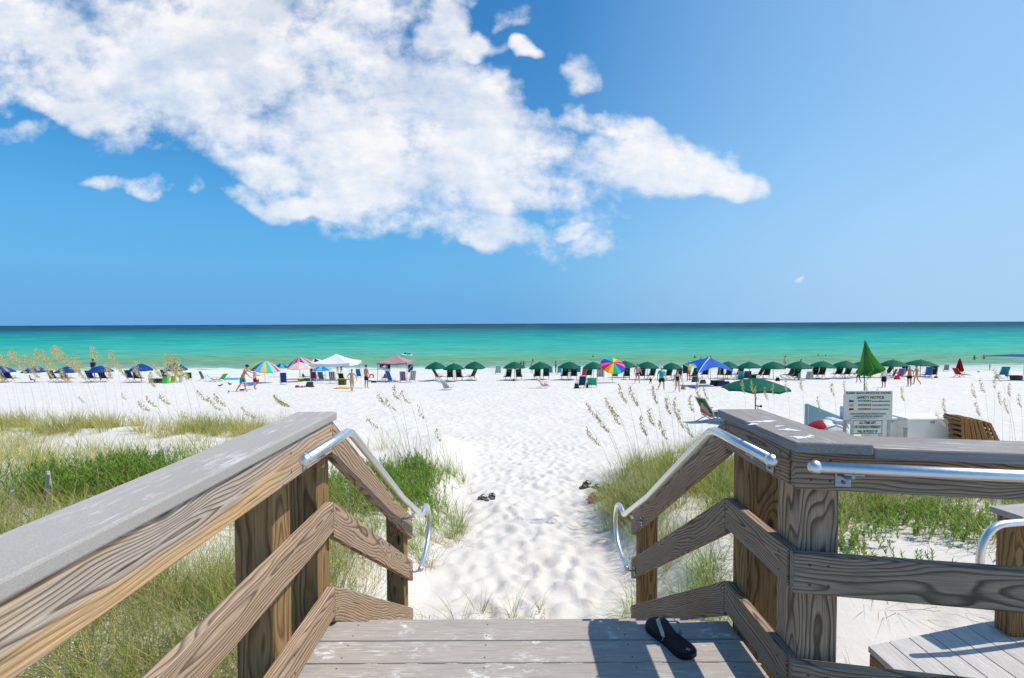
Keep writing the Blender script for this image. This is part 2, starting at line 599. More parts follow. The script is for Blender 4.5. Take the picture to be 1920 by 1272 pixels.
def sea_mat():
    m, nt, b = newmat('gulf_water')
    co = nt.new('ShaderNodeTexCoord').outputs['Object']
    x, y, z = nt.xyz(co)
    lg = nt.math('LOGARITHM', nt.math('MAXIMUM', y, 10.0), 10.0)
    # water colour by distance from the beach: how deep the bottom lies
    st = nt.noise(nt.comb(nt.math('MULTIPLY', x, 0.004), nt.math('MULTIPLY', lg, 9.0), 0.0), 1.0, 4, 0.6)
    ra = nt.noise(nt.vm('MULTIPLY', co, (0.16, 0.75, 1.0)), 1.0, 4, 0.65)
    rb_ = nt.noise(nt.vm('MULTIPLY', co, (0.035, 0.16, 1.0)), 1.0, 4, 0.68)
    rc = nt.noise(nt.vm('MULTIPLY', co, (0.006, 0.030, 1.0)), 1.0, 4, 0.68)
    st2 = nt.math('ADD', nt.math('MULTIPLY', ra, nt.mr(lg, 1.95, 2.35, 1.0, 0.0)), nt.math('ADD', nt.math('MULTIPLY', rb_, nt.mr(lg, 1.95, 2.35, 0.0, 1.0)), 0.0))
    st2 = nt.math('ADD', nt.math('MULTIPLY', st2, nt.mr(lg, 2.5, 2.9, 1.0, 0.0)), nt.math('MULTIPLY', rc, nt.mr(lg, 2.5, 2.9, 0.0, 1.0)))
    t = nt.math('ADD', lg, nt.math('MULTIPLY', nt.math('SUBTRACT', st, 0.5), 0.11))
    t = nt.mr(t, 1.84, 3.3)
    col = nt.ramp(t, [
        (0.00, (0.34, 0.38, 0.28)), (0.035, (0.24, 0.34, 0.23)), (0.075, (0.15, 0.32, 0.21)), (0.105, (0.14, 0.33, 0.15)),
        (0.14, (0.095, 0.38, 0.255)), (0.24, (0.028, 0.385, 0.30)), (0.36, (0.003, 0.32, 0.28)), (0.52, (0.001, 0.20, 0.21)),
        (0.64, (0.001, 0.12, 0.165)), (0.74, (0.001, 0.055, 0.10)), (1.0, (0.003, 0.035, 0.07))])
    col = nt.mix(nt.mr(st2, 0.49, 0.62, 0.0, 0.8), col, nt.mix(0.55, col, (0.0, 0.08, 0.10)))
    col = nt.mix(nt.mr(st2, 0.36, 0.46, 0.7, 0.0), col, nt.mix(0.5, col, (0.2, 0.60, 0.52)))
    # foam of the small breakers and of the wash at the edge
    wob = nt.noise(nt.vm('MULTIPLY', co, (0.03, 0.0, 0.0)), 1.0, 3)
    yy = nt.math('ADD', y, nt.math('MULTIPLY', nt.math('SUBTRACT', wob, 0.5), 20.0))
    streak = nt.noise(nt.vm('MULTIPLY', co, (0.22, 1.1, 1.0)), 1.0, 4, 0.65)
    band = nt.mr(yy, 70.0, 84.0, 1.0, 0.0, 'SMOOTHSTEP')
    foam = nt.math('MULTIPLY', nt.mr(nt.math('ADD', streak, nt.math('MULTIPLY', band, 0.36)), 0.60, 0.70), nt.mr(band, 0.0, 0.15))
    leftm = nt.mr(x, -70.0, 90.0, 1.0, 0.55)
    foam = nt.math('MULTIPLY', foam, leftm)
    col = nt.mix(nt.math('MULTIPLY', foam, 0.85), col, (0.80, 0.83, 0.80))
    # sparse glints / whitecaps
    wc = nt.noise(nt.vm('MULTIPLY', co, (0.5, 2.2, 1.0)), 1.0, 3)
    col = nt.mix(nt.math('MULTIPLY', nt.mr(wc, 0.74, 0.78), nt.mr(lg, 1.95, 2.3, 1.0, 0.0)), col, (0.75, 0.88, 0.85))
    w1 = nt.noise(nt.vm('MULTIPLY', co, (0.35, 1.0, 1.0)), 0.9, 4, 0.65)
    w2 = nt.noise(nt.vm('MULTIPLY', co, (0.3, 1.0, 1.0)), 0.12, 3, 0.6)
    h = nt.math('ADD', nt.math('MULTIPLY', w1, 0.35), nt.math('MULTIPLY', w2, 1.6))
    nb = nt.bump(h, 0.75, 1.0)
    df = nt.new('ShaderNodeBsdfDiffuse', {'Color': col, 'Normal': nb})
    gl = nt.new('ShaderNodeBsdfGlossy', {'Color': (1, 1, 1, 1), 'Roughness': 0.28, 'Normal': nb})
    mx = nt.new('ShaderNodeMixShader', {0: 0.07, 1: df.outputs[0], 2: gl.outputs[0]})
    nt.l.new(mx.outputs[0], m.node_tree.nodes['Material Output'].inputs[0])
    return m


sx = np.array([-40000, -9000, -2500, -800, -300, -150, -75, 0, 75, 150, 300, 800, 2500, 9000, 40000], float)
sy = np.array([60, 70, 80, 95, 120, 180, 300, 600, 1500, 5000, 15000, 45000], float)
sea = grid_mesh('sea_water', sx, sy, np.zeros((len(sy), len(sx))), sea_mat())
tag(sea, kind='structure')

# ------------------------------------------------------------------ sky and sun
SUNV = Vector((0.61, 0.03, 1.0)).normalized()
EL = math.asin(SUNV.z)
AZ = math.atan2(SUNV.x, SUNV.y)
sl = bpy.data.lights.new('sun', 'SUN')
sl.energy = 4.0
sl.angle = R(0.5)
sl.color = (1.0, 0.94, 0.85)
so = bpy.data.objects.new('sun', sl)
COL.objects.link(so)
so.rotation_euler = SUNV.to_track_quat('Z', 'Y').to_euler()
so.location = (0, 0, 60)

world = bpy.data.worlds.new('World')
scene.world = world
world.use_nodes = True
wt = NT(world.node_tree)
bg = world.node_tree.nodes['Background']
gen = wt.new('ShaderNodeTexCoord').outputs['Generated']
dirv = wt.vm('NORMALIZE', gen)
dx_, dy_, dz_ = wt.xyz(dirv)
sky = wt.new('ShaderNodeTexSky', sky_type='NISHITA')
sky.sun_disc = False
sky.sun_elevation = EL
sky.sun_rotation = AZ
sky.ozone_density = 3.0
sky.dust_density = 0.4
sky.air_density = 1.0
hs = wt.new('ShaderNodeHueSaturation', {'Color': sky.outputs[0], 'Saturation': 1.26, 'Value': 1.5, 'Hue': 0.494})
# clear sea air keeps the sky blue down to the horizon, paler on the side of the sun
sunside = wt.mr(wt.vm('DOT_PRODUCT', dirv, tuple(Vector((SUNV.x, SUNV.y, 0)).normalized())), -0.5, 1.0)
low = wt.ramp(sunside, [(0.0, (0.13, 0.41, 0.79)), (0.35, (0.14, 0.42, 0.79)), (0.62, (0.23, 0.50, 0.82)), (0.85, (0.40, 0.61, 0.87)), (1.0, (0.54, 0.70, 0.90))])
low = wt.vm('MULTIPLY', low, (9.2, 9.2, 9.4))
tint = wt.ramp(sunside, [(0.2, (0.46, 0.88, 1.0)), (0.75, (0.96, 1.0, 1.0))])
skyc = None
skyc = wt.mix(wt.mr(dz_, 0.0, 0.36, 0.95, 0.0, 'SMOOTHSTEP'), wt.vm('MULTIPLY', hs.outputs[0], tint), low)
skyc = wt.mix(wt.mr(sunside, 0.42, 0.86, 0.0, 0.75), skyc, (3.8, 6.3, 9.0))
# clouds, laid out by direction of view from the ground (east-west slope, height slope) on the seaward half of the sky
ysafe = wt.math('MAXIMUM', dy_, 0.02)
u_ = wt.math('DIVIDE', dx_, ysafe)
v_ = wt.math('DIVIDE', dz_, ysafe)
P = wt.comb(u_, v_, 0.0)
BL = [  # centre x, centre y, half length, half height (photo pixels / 920), tilt in degrees, weight
    (330, 120, 330, 130, -10, 1.0), (620, 170, 330, 135, -18, 1.0), (860, 260, 300, 110, -22, 1.0), (130, 70, 190, 75, -8, 0.95), (470, 30, 250, 70, 0, 0.85),
    (700, 330, 240, 95, -12, 0.95), (950, 330, 200, 85, -12, 0.95), (60, 170, 170, 40, -22, 0.8), (330, 225, 150, 36, -22, 0.75), (470, 290, 110, 40, -30, 0.75), (1180, 310, 190, 50, -14, 0.9),
    (1330, 335, 95, 32, -8, 0.85), (550, 395, 120, 20, -6, 0.80), (900, 430, 190, 35, -6, 0.75), (760, 400, 170, 38, -8, 0.8), (1085, 158, 42, 36, -10, 0.9),
    (1075, 225, 60, 40, -20, 0.8), (835, 60, 55, 60, -50, 0.85), (905, 88, 34, 26, 0, 0.85), (980, 99, 34, 14, -4, 0.85), (975, 42, 30, 22, 0, 0.62),
    (262, 343, 100, 14, -3, 0.64), (350, 352, 55, 22, -14, 0.64), (1150, 255, 90, 34, -20, 0.8), (1055, 437, 60, 13, 0, 0.78), (930, 448, 90, 22, -4, 0.8), (1240, 355, 150, 22, -4, 0.7),
    (40, 250, 90, 14, 0, 0.40), (890, 0, 60, 14, 0, 0.6), (1760, 462, 24, 9, 0, 0.38), (640, 20, 110, 40, -6, 0.7), (1475, 509, 18, 5, 0, 0.38)]
wn2 = wt.new('ShaderNodeTexNoise', {'Vector': P, 'Scale': 7.0, 'Detail': 2.0, 'Roughness': 0.6}, noise_dimensions='2D').outputs['Color']
warp = wt.vm('MULTIPLY', wt.vm('SUBTRACT', wn2, (0.5, 0.5, 0.5)), (0.14, 0.11, 0.0))
PW = wt.vm('ADD', P, warp)
rots = {}
for T0 in (0, -10, -22, -50):
    c_, s__ = math.cos(R(T0)), math.sin(R(T0))
    ax = wt.vm('DOT_PRODUCT', PW, (c_, s__, 0))
    ay = wt.vm('DOT_PRODUCT', PW, (-s__, c_, 0))
    rots[T0] = wt.comb(ax, ay, 0.0)
field = None
for cx, cy, a, h, tilt, wgt in BL:
    T0 = min(rots, key=lambda t: abs(t - tilt))
    c_, s__ = math.cos(R(T0)), math.sin(R(T0))
    X0, Y0 = (cx - 960) / F, (607 - cy) / F
    cxr, cyr = X0 * c_ + Y0 * s__, -X0 * s__ + Y0 * c_
    sx_, sy_ = F / (a * 1.5), F / (h * 1.5)
    nd = wt.new('ShaderNodeVectorMath', {0: rots[T0], 1: (sx_, sy_, 0), 2: (-cxr * sx_, -cyr * sy_, 0)}, operation='MULTIPLY_ADD').outputs[0]
    q = wt.math('MULTIPLY_ADD', wt.vm('DOT_PRODUCT', nd, nd), -wgt, wgt)
    field = q if field is None else wt.math('MAXIMUM', field, q)
field = wt.math('MAXIMUM', field, 0.0)
PQ = wt.vm('MULTIPLY', P, (1, 1.3, 1))
n1 = wt.noise(PQ, 4.2, 9, 0.60, 0.0, '2D')
n2 = wt.noise(wt.vm('ADD', PQ, (3.7, 1.9, 0)), 19.0, 5, 0.62, 0.0, '2D')
vb = wt.new('ShaderNodeTexVoronoi', {'Vector': wt.vm('ADD', PQ, wt.vm('MULTIPLY', warp, (0.35, 0.35, 0))), 'Scale': 24.0}, voronoi_dimensions='2D').outputs['Distance']
dens = wt.math('MULTIPLY_ADD', wt.math('SUBTRACT', n1, 0.5), 1.7, field)
dens = wt.math('MULTIPLY_ADD', wt.math('SUBTRACT', n2, 0.5), 0.44, dens)
dens = wt.math('MULTIPLY_ADD', wt.math('SUBTRACT', 0.40, vb), 0.14, dens)
gate = wt.mr(field, 0.0, 0.22)
alpha = wt.math('MULTIPLY', wt.mr(dens, 0.26, 0.86, 0.0, 1.0, 'SMOOTHSTEP'), gate)
thin = wt.noise(wt.vm('ADD', wt.vm('MULTIPLY', P, (1.0, 1.7, 1)), (7.1, 2.3, 0)), 6.0, 5, 0.6, 0.0, '2D')
alpha = wt.math('MULTIPLY', wt.math('POWER', alpha, 0.8), wt.mr(thin, 0.36, 0.60, 0.70, 0.95))
# billows: the side turned to the sun is white, hollows and undersides are blue grey
n3 = wt.noise(wt.vm('ADD', PQ, (0.016, 0.024, 0)), 4.2, 6, 0.60, 0.0, '2D')
rel = wt.math('SUBTRACT', n1, n3)
n4 = wt.noise(wt.vm('ADD', PQ, (3.7 + 0.006, 1.9 + 0.010, 0)), 19.0, 3, 0.62, 0.0, '2D')
rel2 = wt.math('SUBTRACT', n2, n4)
n5 = wt.noise(PQ, 3.1, 3, 0.5, 0.0, '2D')
lit = wt.math('MULTIPLY_ADD', rel, 3.4, 0.68)
lit = wt.math('MULTIPLY_ADD', wt.math('SUBTRACT', n5, 0.50), -1.5, lit)
lit = wt.math('MULTIPLY_ADD', rel2, 0.35, lit)
lit = wt.math('MULTIPLY_ADD', wt.math('SUBTRACT', 0.4, vb), 0.14, lit)
lit = wt.math('MULTIPLY_ADD', wt.mr(dens, 0.9, 2.0), -0.25, lit, True)
cl = wt.mix(lit, (6.6, 7.6, 8.9), (9.6, 9.5, 9.5))
final = wt.mix(alpha, skyc, cl)
wt.l.new(skyc, bg.inputs[0])
bg2 = wt.new('ShaderNodeBackground', {'Color': final, 'Strength': 0.1})
inside = wt.math('MULTIPLY', wt.math('GREATER_THAN', dy_, 0.3), wt.math('MULTIPLY', wt.math('GREATER_THAN', v_, 0.08), wt.math('LESS_THAN', v_, 0.85)))
ms_ = wt.new('ShaderNodeMixShader', {0: inside, 1: bg.outputs[0], 2: bg2.outputs[0]})
wt.l.new(ms_.outputs[0], world.node_tree.nodes['World Output'].inputs[0])
bg.inputs[1].default_value = 0.1
scene.render.engine = 'CYCLES'
scene.cycles.max_bounces = 5
scene.cycles.diffuse_bounces = 3
scene.cycles.transparent_max_bounces = 6
scene.view_settings.view_transform = 'Standard'
scene.view_settings.look = 'None'
scene.view_settings.exposure = 0.05
scene.view_settings.gamma = 1.0

# ------------------------------------------------------------------ boardwalk deck and railings
DZ = E - 1.40           # deck surface
CAPZ = E - 0.405        # top of the rail cap
T1, T2, T3 = E - 0.443, E - 0.815, E - 1.21   # tops of the three rails
SL = 0.65               # fall of the stairs per metre

deck = thing('wooden_deck', 'grey brown plank deck with sandy scuffs at the top of the beach stairs', 'deck', (0.1, 1.5, DZ))
g = Geo()
yb = 2.27
k = 0
while yb > -0.6:
    xr = 1.02 if yb > 1.72 else 3.4
    g.box((-0.98 / 2 + xr / 2 - 0.1, yb - 0.07 - 1.5, -0.017), (xr + 0.96, 0.138, 0.034))
    yb -= 0.144
    k += 1
g.obj('plank', DECKM, deck, bevel=0.004)
g = Geo()
for i_ in range(70):
    xx_ = -0.62 + i_ * 0.0235
    g.ell((xx_ - 0.1, 1.979 - 1.5 + 0.001 * math.sin(i_ * 1.7), -0.006 + 0.002 * math.sin(i_ * 0.9)), (0.022, 0.0045, 0.006), 6, 4)
g.obj('sand_line', SAND, deck, smooth=True)
g = Geo()
for r_i in range(3):
    for xx_ in (-0.72, -0.12, 0.5, 0.9):
        for dy_i in (-0.04, 0.04):
            g.tube([(xx_ - 0.1 + 0.004 * dy_i, 2.20 - 0.144 * r_i - 1.5 + dy_i, -0.003), (xx_ - 0.1 + 0.004 * dy_i, 2.20 - 0.144 * r_i - 1.5 + dy_i, 0.0008)], 0.0038, 8)
g.obj('screw', mat((0.14, 0.13, 0.12), 0.5, 0.4), deck)['kind'] = 'stuff'
g = Geo()
for yj in (2.2, 1.6, 1.0):
    g.box((-0.1, yj - 1.5, -0.13), (1.95, 0.04, 0.19))
g.obj('joist', W_POST, deck)

stairs = thing('wooden_stairs', 'wooden steps going down from the deck to the sand between two railings', 'stairs', (0.08, 2.3, DZ))
g = Geo()
for i in range(1, 8):
    g.box((0, 0.14 + 0.275 * (i - 1), -0.178 * i - 0.017), (1.70, 0.27, 0.034))
g.obj('tread', DECKM, stairs, bevel=0.004)
for sx_ in (-0.87, 0.87):
    plank('stringer', (0.08 + sx_, 2.30, DZ - 0.06), (0.08 + sx_, 4.2, DZ - 0.06 - 1.9 * SL), 0.04, 0.26, W_POST, stairs, (1, 0, 0))


def tube_rail(parent, pts, name='handrail', balls=(True, True), r=0.019):
    base = Vector(parent.location)
    g = Geo()
    P_ = [Vector(p) - base for p in pts]
    g.tube(P_, r, 16)
    ob = g.obj(name, METAL, parent, smooth=True)
    for i, f in ((0, balls[0]), (-1, balls[1])):
        if f:
            Geo().ell(P_[i], (r * 1.22,) * 3, 16, 10).obj('end_cap', METAL, ob, smooth=True)
    return ob


def catmull(pts, n=6):
    pts = [Vector(p) for p in pts]
    out = []
    for i in range(len(pts) - 1):
        p0, p1, p2, p3 = pts[max(i - 1, 0)], pts[i], pts[i + 1], pts[min(i + 2, len(pts) - 1)]
        for k in range(n):
            t = k / n
            out.append(0.5 * ((2 * p1) + (p2 - p0) * t + (2 * p0 - 5 * p1 + 4 * p2 - p3) * t * t + (3 * p1 - p0 - 3 * p2 + p3) * t ** 3))
    out.append(pts[-1])
    return out


def bracket(parent, base, p, wallx, dirx):
    """plate screwed to the rail face and an arm up to the tube; dirx = unit vector from the tube to the face"""
    p = Vector(p) - base
    d = Vector(dirx)
    s = Vector((d.y, -d.x, 0))
    fc = p + d * wallx
    rot = Matrix((s, d, Vector((0, 0, 1)))).transposed()
    g = Geo()
    g.box(fc + Vector((0, 0, -0.052)) - d * 0.003, (0.05, 0.006, 0.062), rot)
    g.tube([fc + Vector((0, 0, -0.045)) - d * 0.004, fc - d * 0.03 + Vector((0, 0, -0.045)), p + Vector((0, 0, -0.03)), p + Vector((0, 0, -0.015))], 0.0065, 8)
    g.box(p + Vector((0, 0, -0.019)), (0.06, 0.022, 0.006), rot)
    o = g.obj('bracket', ZINC, parent, bevel=0.002)
    g = Geo()
    for a, b_ in ((-0.013, -0.04), (0.013, -0.04), (0.0, -0.067)):
        c = fc + s * a + Vector((0, 0, b_)) - d * 0.007
        g.tube([c, c - d * 0.004], 0.0065, 8)
    g.obj('screw', mat((0.16, 0.16, 0.17), 0.5, 0.6), parent)
    return o


def rail_z(y, top, y0):
    return top if y <= y0 else top - (y - y0) * SL


# --- railing beside the stairs, grass side (x = -0.82 inner face)
XL = -0.824
Lr = thing('stair_railing', 'wooden railing with sunlit tan boards and wide grey cap above the grassy dune', 'railing', (XL, 2.24, DZ))
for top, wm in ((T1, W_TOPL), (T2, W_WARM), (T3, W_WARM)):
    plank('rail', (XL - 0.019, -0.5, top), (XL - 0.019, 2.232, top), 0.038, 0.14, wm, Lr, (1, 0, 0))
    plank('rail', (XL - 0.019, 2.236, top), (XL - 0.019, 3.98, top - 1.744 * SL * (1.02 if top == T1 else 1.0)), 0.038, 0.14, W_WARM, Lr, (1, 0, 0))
plank('cap', (XL - 0.083, -0.5, CAPZ), (XL - 0.083, 2.27, CAPZ), 0.185, 0.037, CAPM, Lr, (1, 0, 0), bevel=0.006)
for y0, y1 in ((1.74, 1.88), (2.14, 2.28), (0.2, 0.34)):
    post('post', XL - 0.178, XL - 0.0385, y0, y1, E - 3.3, T1 - 0.002, W_POST, Lr)
post('post', XL - 0.178, XL - 0.0385, 3.83, 3.97, E - 3.7, T1 - (3.84 - 2.236) * SL - 0.02, W_POST, Lr)
HL = -0.745
hz = E - 0.487


def hand_path(X, ystart):
    pts = [(X, ystart, hz)]
    pts += [(X, 2.14, hz), (X, 2.20, hz - 0.002), (X, 2.25, hz - 0.016), (X, 2.31, hz - 0.052)]
    pts += [(X, 2.8, hz - 0.052 - 0.49 * SL), (X, 3.3, hz - 0.052 - 0.99 * SL), (X, 3.84, E - 1.49), (X, 3.93, E - 1.545)]
    loop = [(3.93, 1.545), (4.0, 1.575), (4.07, 1.56), (4.16, 1.56), (4.25, 1.60), (4.31, 1.69), (4.31, 1.80), (4.22, 1.91), (4.05, 1.965), (3.9, 1.975)]
    return pts[:-1] + catmull([(X, y, E - h) for y, h in loop], 5)


g = Geo()
for top in (T1, T2, T3):
    for (yy_, dz_i) in ((2.21, 0), (1.81, 0), (2.262, 0)):
        for zz_ in (-0.035, -0.105):
            c_s = Vector((XL + 0.0002, yy_, top + zz_ - (max(0, yy_ - 2.236)) * SL)) - Vector(Lr.location)
            g.tube([c_s, c_s + Vector((0.0012, 0, 0))], 0.0042, 8)
g.obj('screw', mat((0.10, 0.09, 0.08), 0.5, 0.4), Lr)['kind'] = 'stuff'
h1 = tube_rail(Lr, hand_path(HL, 1.75))
bl = Vector(Lr.location)
for y in (1.93, 3.62):
    bracket(h1, bl, (HL, y, rail_z(y, hz, 2.25) - (0.03 if y > 3 else 0)), 0.079 - 0.0, (-1, 0, 0))
bracket(h1, bl, (HL, 3.92, E - 1.965), 0.079, (-1, 0, 0))

# --- railing on the other side: down the stairs, then a corner and off along the deck
XR = 0.99
YB = 1.705
ang = R(-10.5)
du = Vector((math.cos(ang), math.sin(ang), 0))
dn = Vector((-math.sin(ang), math.cos(ang), 0))      # away from the deck
Rr = thing('stair_railing', 'shaded grey brown wooden railing that turns a corner beside the black sandal', 'railing', (XR, 2.24, DZ))
Bc = Vector((XR, YB, 0))
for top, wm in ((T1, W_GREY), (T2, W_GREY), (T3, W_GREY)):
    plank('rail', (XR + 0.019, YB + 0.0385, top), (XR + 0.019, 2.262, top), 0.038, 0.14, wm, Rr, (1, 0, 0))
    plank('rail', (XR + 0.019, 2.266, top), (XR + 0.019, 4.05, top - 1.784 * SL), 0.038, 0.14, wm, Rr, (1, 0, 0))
    a = Bc + dn * 0.019 - du * 0.002
    plank('rail', (a.x, a.y - 0.004, top), (a.x + du.x * 2.3, a.y - 0.004 + du.y * 2.3, top), 0.038, 0.14, wm, Rr, (dn.x, dn.y, 0))
# cap: one board down the side with its end turned over the corner, a second board further on
co_ = [Vector((XR - 0.03, 2.29)), Vector((XR - 0.03, YB - 0.052))]
e1 = Vector((XR - 0.03, YB - 0.052)) + Vector((du.x, du.y)) * 0.24
e2 = e1 + Vector((dn.x, dn.y)) * 0.20
e3 = Vector((XR + 0.175, e2.y + 0.045))
out = [co_[0], co_[1], e1, e2, e3, Vector((XR + 0.175, 2.29))]
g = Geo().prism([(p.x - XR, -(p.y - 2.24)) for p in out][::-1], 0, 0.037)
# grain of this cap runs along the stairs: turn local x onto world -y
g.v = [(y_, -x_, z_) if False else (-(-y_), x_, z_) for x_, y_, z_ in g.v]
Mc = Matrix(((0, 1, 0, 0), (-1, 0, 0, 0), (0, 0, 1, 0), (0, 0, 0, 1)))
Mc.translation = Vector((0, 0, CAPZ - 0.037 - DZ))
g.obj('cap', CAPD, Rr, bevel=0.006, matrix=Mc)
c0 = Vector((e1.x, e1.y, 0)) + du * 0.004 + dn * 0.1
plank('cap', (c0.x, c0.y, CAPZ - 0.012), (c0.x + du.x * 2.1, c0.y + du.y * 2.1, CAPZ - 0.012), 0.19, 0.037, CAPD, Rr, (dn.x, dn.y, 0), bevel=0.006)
g = Geo()
for bx_, by_2, bw_, bh_, an_2 in ((1432, 791, 0.055, 0.012, 0.2), (1412, 796, 0.022, 0.010, 0.5), (1480, 807, 0.030, 0.016, -0.3), (1503, 821, 0.034, 0.014, 0.1), (1520, 818, 0.014, 0.008, 0.6), (1460, 800, 0.02, 0.006, 0.4)):
    dr_ = ray(bx_, by_2)
    tt_ = (CAPZ - E) / dr_.z
    c_2 = Vector((dr_.x * tt_, dr_.y * tt_, CAPZ + 0.0012)) - Vector(Rr.location)
    ol_ = []
    for k in range(26):
        a_ = 2 * math.pi * k / 26
        r_2 = 1 + 0.30 * math.sin(3 * a_ + bx_) + 0.22 * math.sin(7 * a_ + by_2) + 0.12 * math.sin(11 * a_)
        x_2, y_2 = math.cos(a_) * bw_ * r_2, math.sin(a_) * bh_ * r_2
        ol_.append((c_2.x + x_2 * math.cos(an_2) - y_2 * math.sin(an_2), c_2.y + x_2 * math.sin(an_2) + y_2 * math.cos(an_2)))
    g.prism(ol_, c_2.z - 0.001, c_2.z + 0.0008)
g.obj('bird_dropping', mat((0.80, 0.80, 0.78), 0.9, var=0.08, scale=60), Rr)['kind'] = 'stuff'
post('post', XR + 0.0385, XR + 0.178, 2.12, 2.262, E - 3.3, T1 - 0.002, W_POST, Rr)
post('post', XR + 0.181, XR + 0.222, 2.13, 2.262, E - 3.3, T1 - 0.03, W_POST, Rr)
post('post', XR + 0.0385, XR + 0.185, YB + 0.04, YB + 0.18, E - 3.3, T1 - 0.002, W_WARM, Rr)
post('post', XR + 0.0385, XR + 0.178, 3.9, 4.04, E - 3.7, T1 - (3.91 - 2.266) * SL - 0.02, W_POST, Rr)
HR = 0.915
g = Geo()
for top in (T1, T2, T3):
    for yy_ in (2.23, 1.80, 1.74, 2.30, 3.96):
        for zz_ in (-0.035, -0.105):
            c_s = Vector((XR - 0.0002, yy_, top + zz_ - (max(0, yy_ - 2.266)) * SL)) - Vector(Rr.location)
            g.tube([c_s, c_s - Vector((0.0012, 0, 0))], 0.0042, 8)
    for q_s in (0.05, 0.11):
        for zz_ in (-0.035, -0.105):
            c_s = Bc + du * q_s + Vector((0, -0.0045, top + zz_)) - Vector(Rr.location)
            g.tube([c_s, c_s - dn * 0.0012], 0.0042, 8)
g.obj('screw', mat((0.10, 0.09, 0.08), 0.5, 0.4), Rr)['kind'] = 'stuff'
h2 = tube_rail(Rr, hand_path(HR, 1.72))
br = Vector(Rr.location)
for y in (1.86, 3.72):
    bracket(h2, br, (HR, y, rail_z(y, hz, 2.25) - (0.03 if y > 3 else 0)), 0.074, (1, 0, 0))
bracket(h2, br, (HR, 3.92, E - 1.965), 0.074, (1, 0, 0))
hs0 = Bc - dn * 0.075 + du * 0.035 + Vector((0, 0, hz + 0.004))
h3 = tube_rail(Rr, [hs0, hs0 + du * 0.6, hs0 + du * 2.2])
bracket(h3, br, hs0 + du * 0.115, 0.073, (dn.x, dn.y, 0))
bracket(h3, br, hs0 + du * 1.3, 0.073, (dn.x, dn.y, 0))

# --- lower ramp platform with its own post and rail
PZ = E - 1.85
ramp = thing('lower_platform', 'bleached plank platform low on the sand behind the corner railing', 'platform', (2.03, 2.4, PZ))
g = Geo()
a2 = R(14)
w_ = 0.14
for i in range(16):
    x0 = i * (w_ + 0.006)
    ye = 2.75 + math.tan(a2) * x0
    # planks run away from the deck edge
    vs = []
    for z in (0, -0.036):
        vs += [(x0, -0.9, z), (x0 + w_, -0.9, z), (x0 + w_, ye + math.tan(a2) * w_ - 2.4, z), (x0, ye - 2.4, z)]
    g.add([(y, -x, z) for x, y, z in vs], [(0, 1, 2, 3), (7, 6, 5, 4), (0, 4, 5, 1), (1, 5, 6, 2), (2, 6, 7, 3), (3, 7, 4, 0)])
Mp = Matrix.Rotation(R(90), 4, 'Z')
g.obj('plank', RAMPM, ramp, bevel=0.003, matrix=Mp)
plank('side_board', (2.05, 1.5, PZ - 0.04), (2.05, 2.74, PZ - 0.04), 0.038, 0.2, W_POST, ramp, (1, 0, 0))
lr2 = thing('low_railing', 'capped wooden post with a looped metal handrail standing by the lower platform', 'railing', (2.86, 2.95, PZ))
post('post', 2.915, 3.015, 2.82, 2.92, PZ - 0.7, E - 1.14, W_POST, lr2)
post('post', 4.3, 4.44, 3.25, 3.39, PZ - 0.7, E - 1.14, W_POST, lr2)
d2 = Vector((math.cos(R(10)), math.sin(R(10)), 0))
n2_ = Vector((-d2.y, d2.x, 0))
q = Vector((2.86, 2.815, 0))
plank('cap', (q.x, q.y, E - 1.10), (q.x + d2.x * 2, q.y + d2.y * 2, E - 1.10), 0.165, 0.037, CAPM, lr2, (n2_.x, n2_.y, 0), bevel=0.006)
q2 = Vector((2.99, 2.80, 0))
for zt in (E - 1.14, E - 1.52):
    plank('rail', (q2.x, q2.y, zt), (q2.x + d2.x * 1.8, q2.y + d2.y * 1.8, zt), 0.038, 0.14, W_GREY, lr2, (n2_.x, n2_.y, 0))
hp = [(2.60, 2.68, E - 1.55), (2.59, 2.68, E - 1.32), (2.615, 2.68, E - 1.20), (2.68, 2.685, E - 1.135), (2.78, 2.69, E - 1.118), (3.1, 2.73, E - 1.118), (4.0, 2.89, E - 1.118)]
tube_rail(lr2, catmull(hp, 6), balls=(False, True))

# ------------------------------------------------------------------ beach furniture builders
GREEN = (0.004, 0.115, 0.062)
C_GREEN = mat(GREEN, 0.6, var=0.1, scale=2.0, trans=0.12)
C_NAVY = mat((0.012, 0.035, 0.16), 0.6, trans=0.1)
C_WHITE = mat((0.74, 0.75, 0.78), 0.7, var=0.05, trans=0.15)
POLE_W = mat((0.7, 0.68, 0.62), 0.5)
POLE_D = mat((0.16, 0.11, 0.07), 0.6)
LEGW = mat((0.33, 0.21, 0.11), 0.6, var=0.2, scale=20)
LEGA = mat((0.62, 0.63, 0.65), 0.35, 0.6)
BLK = mat((0.012, 0.013, 0.015), 0.7)


def mats(*cols):
    return [mat(c, 0.65, var=0.08, trans=0.12) for c in cols]


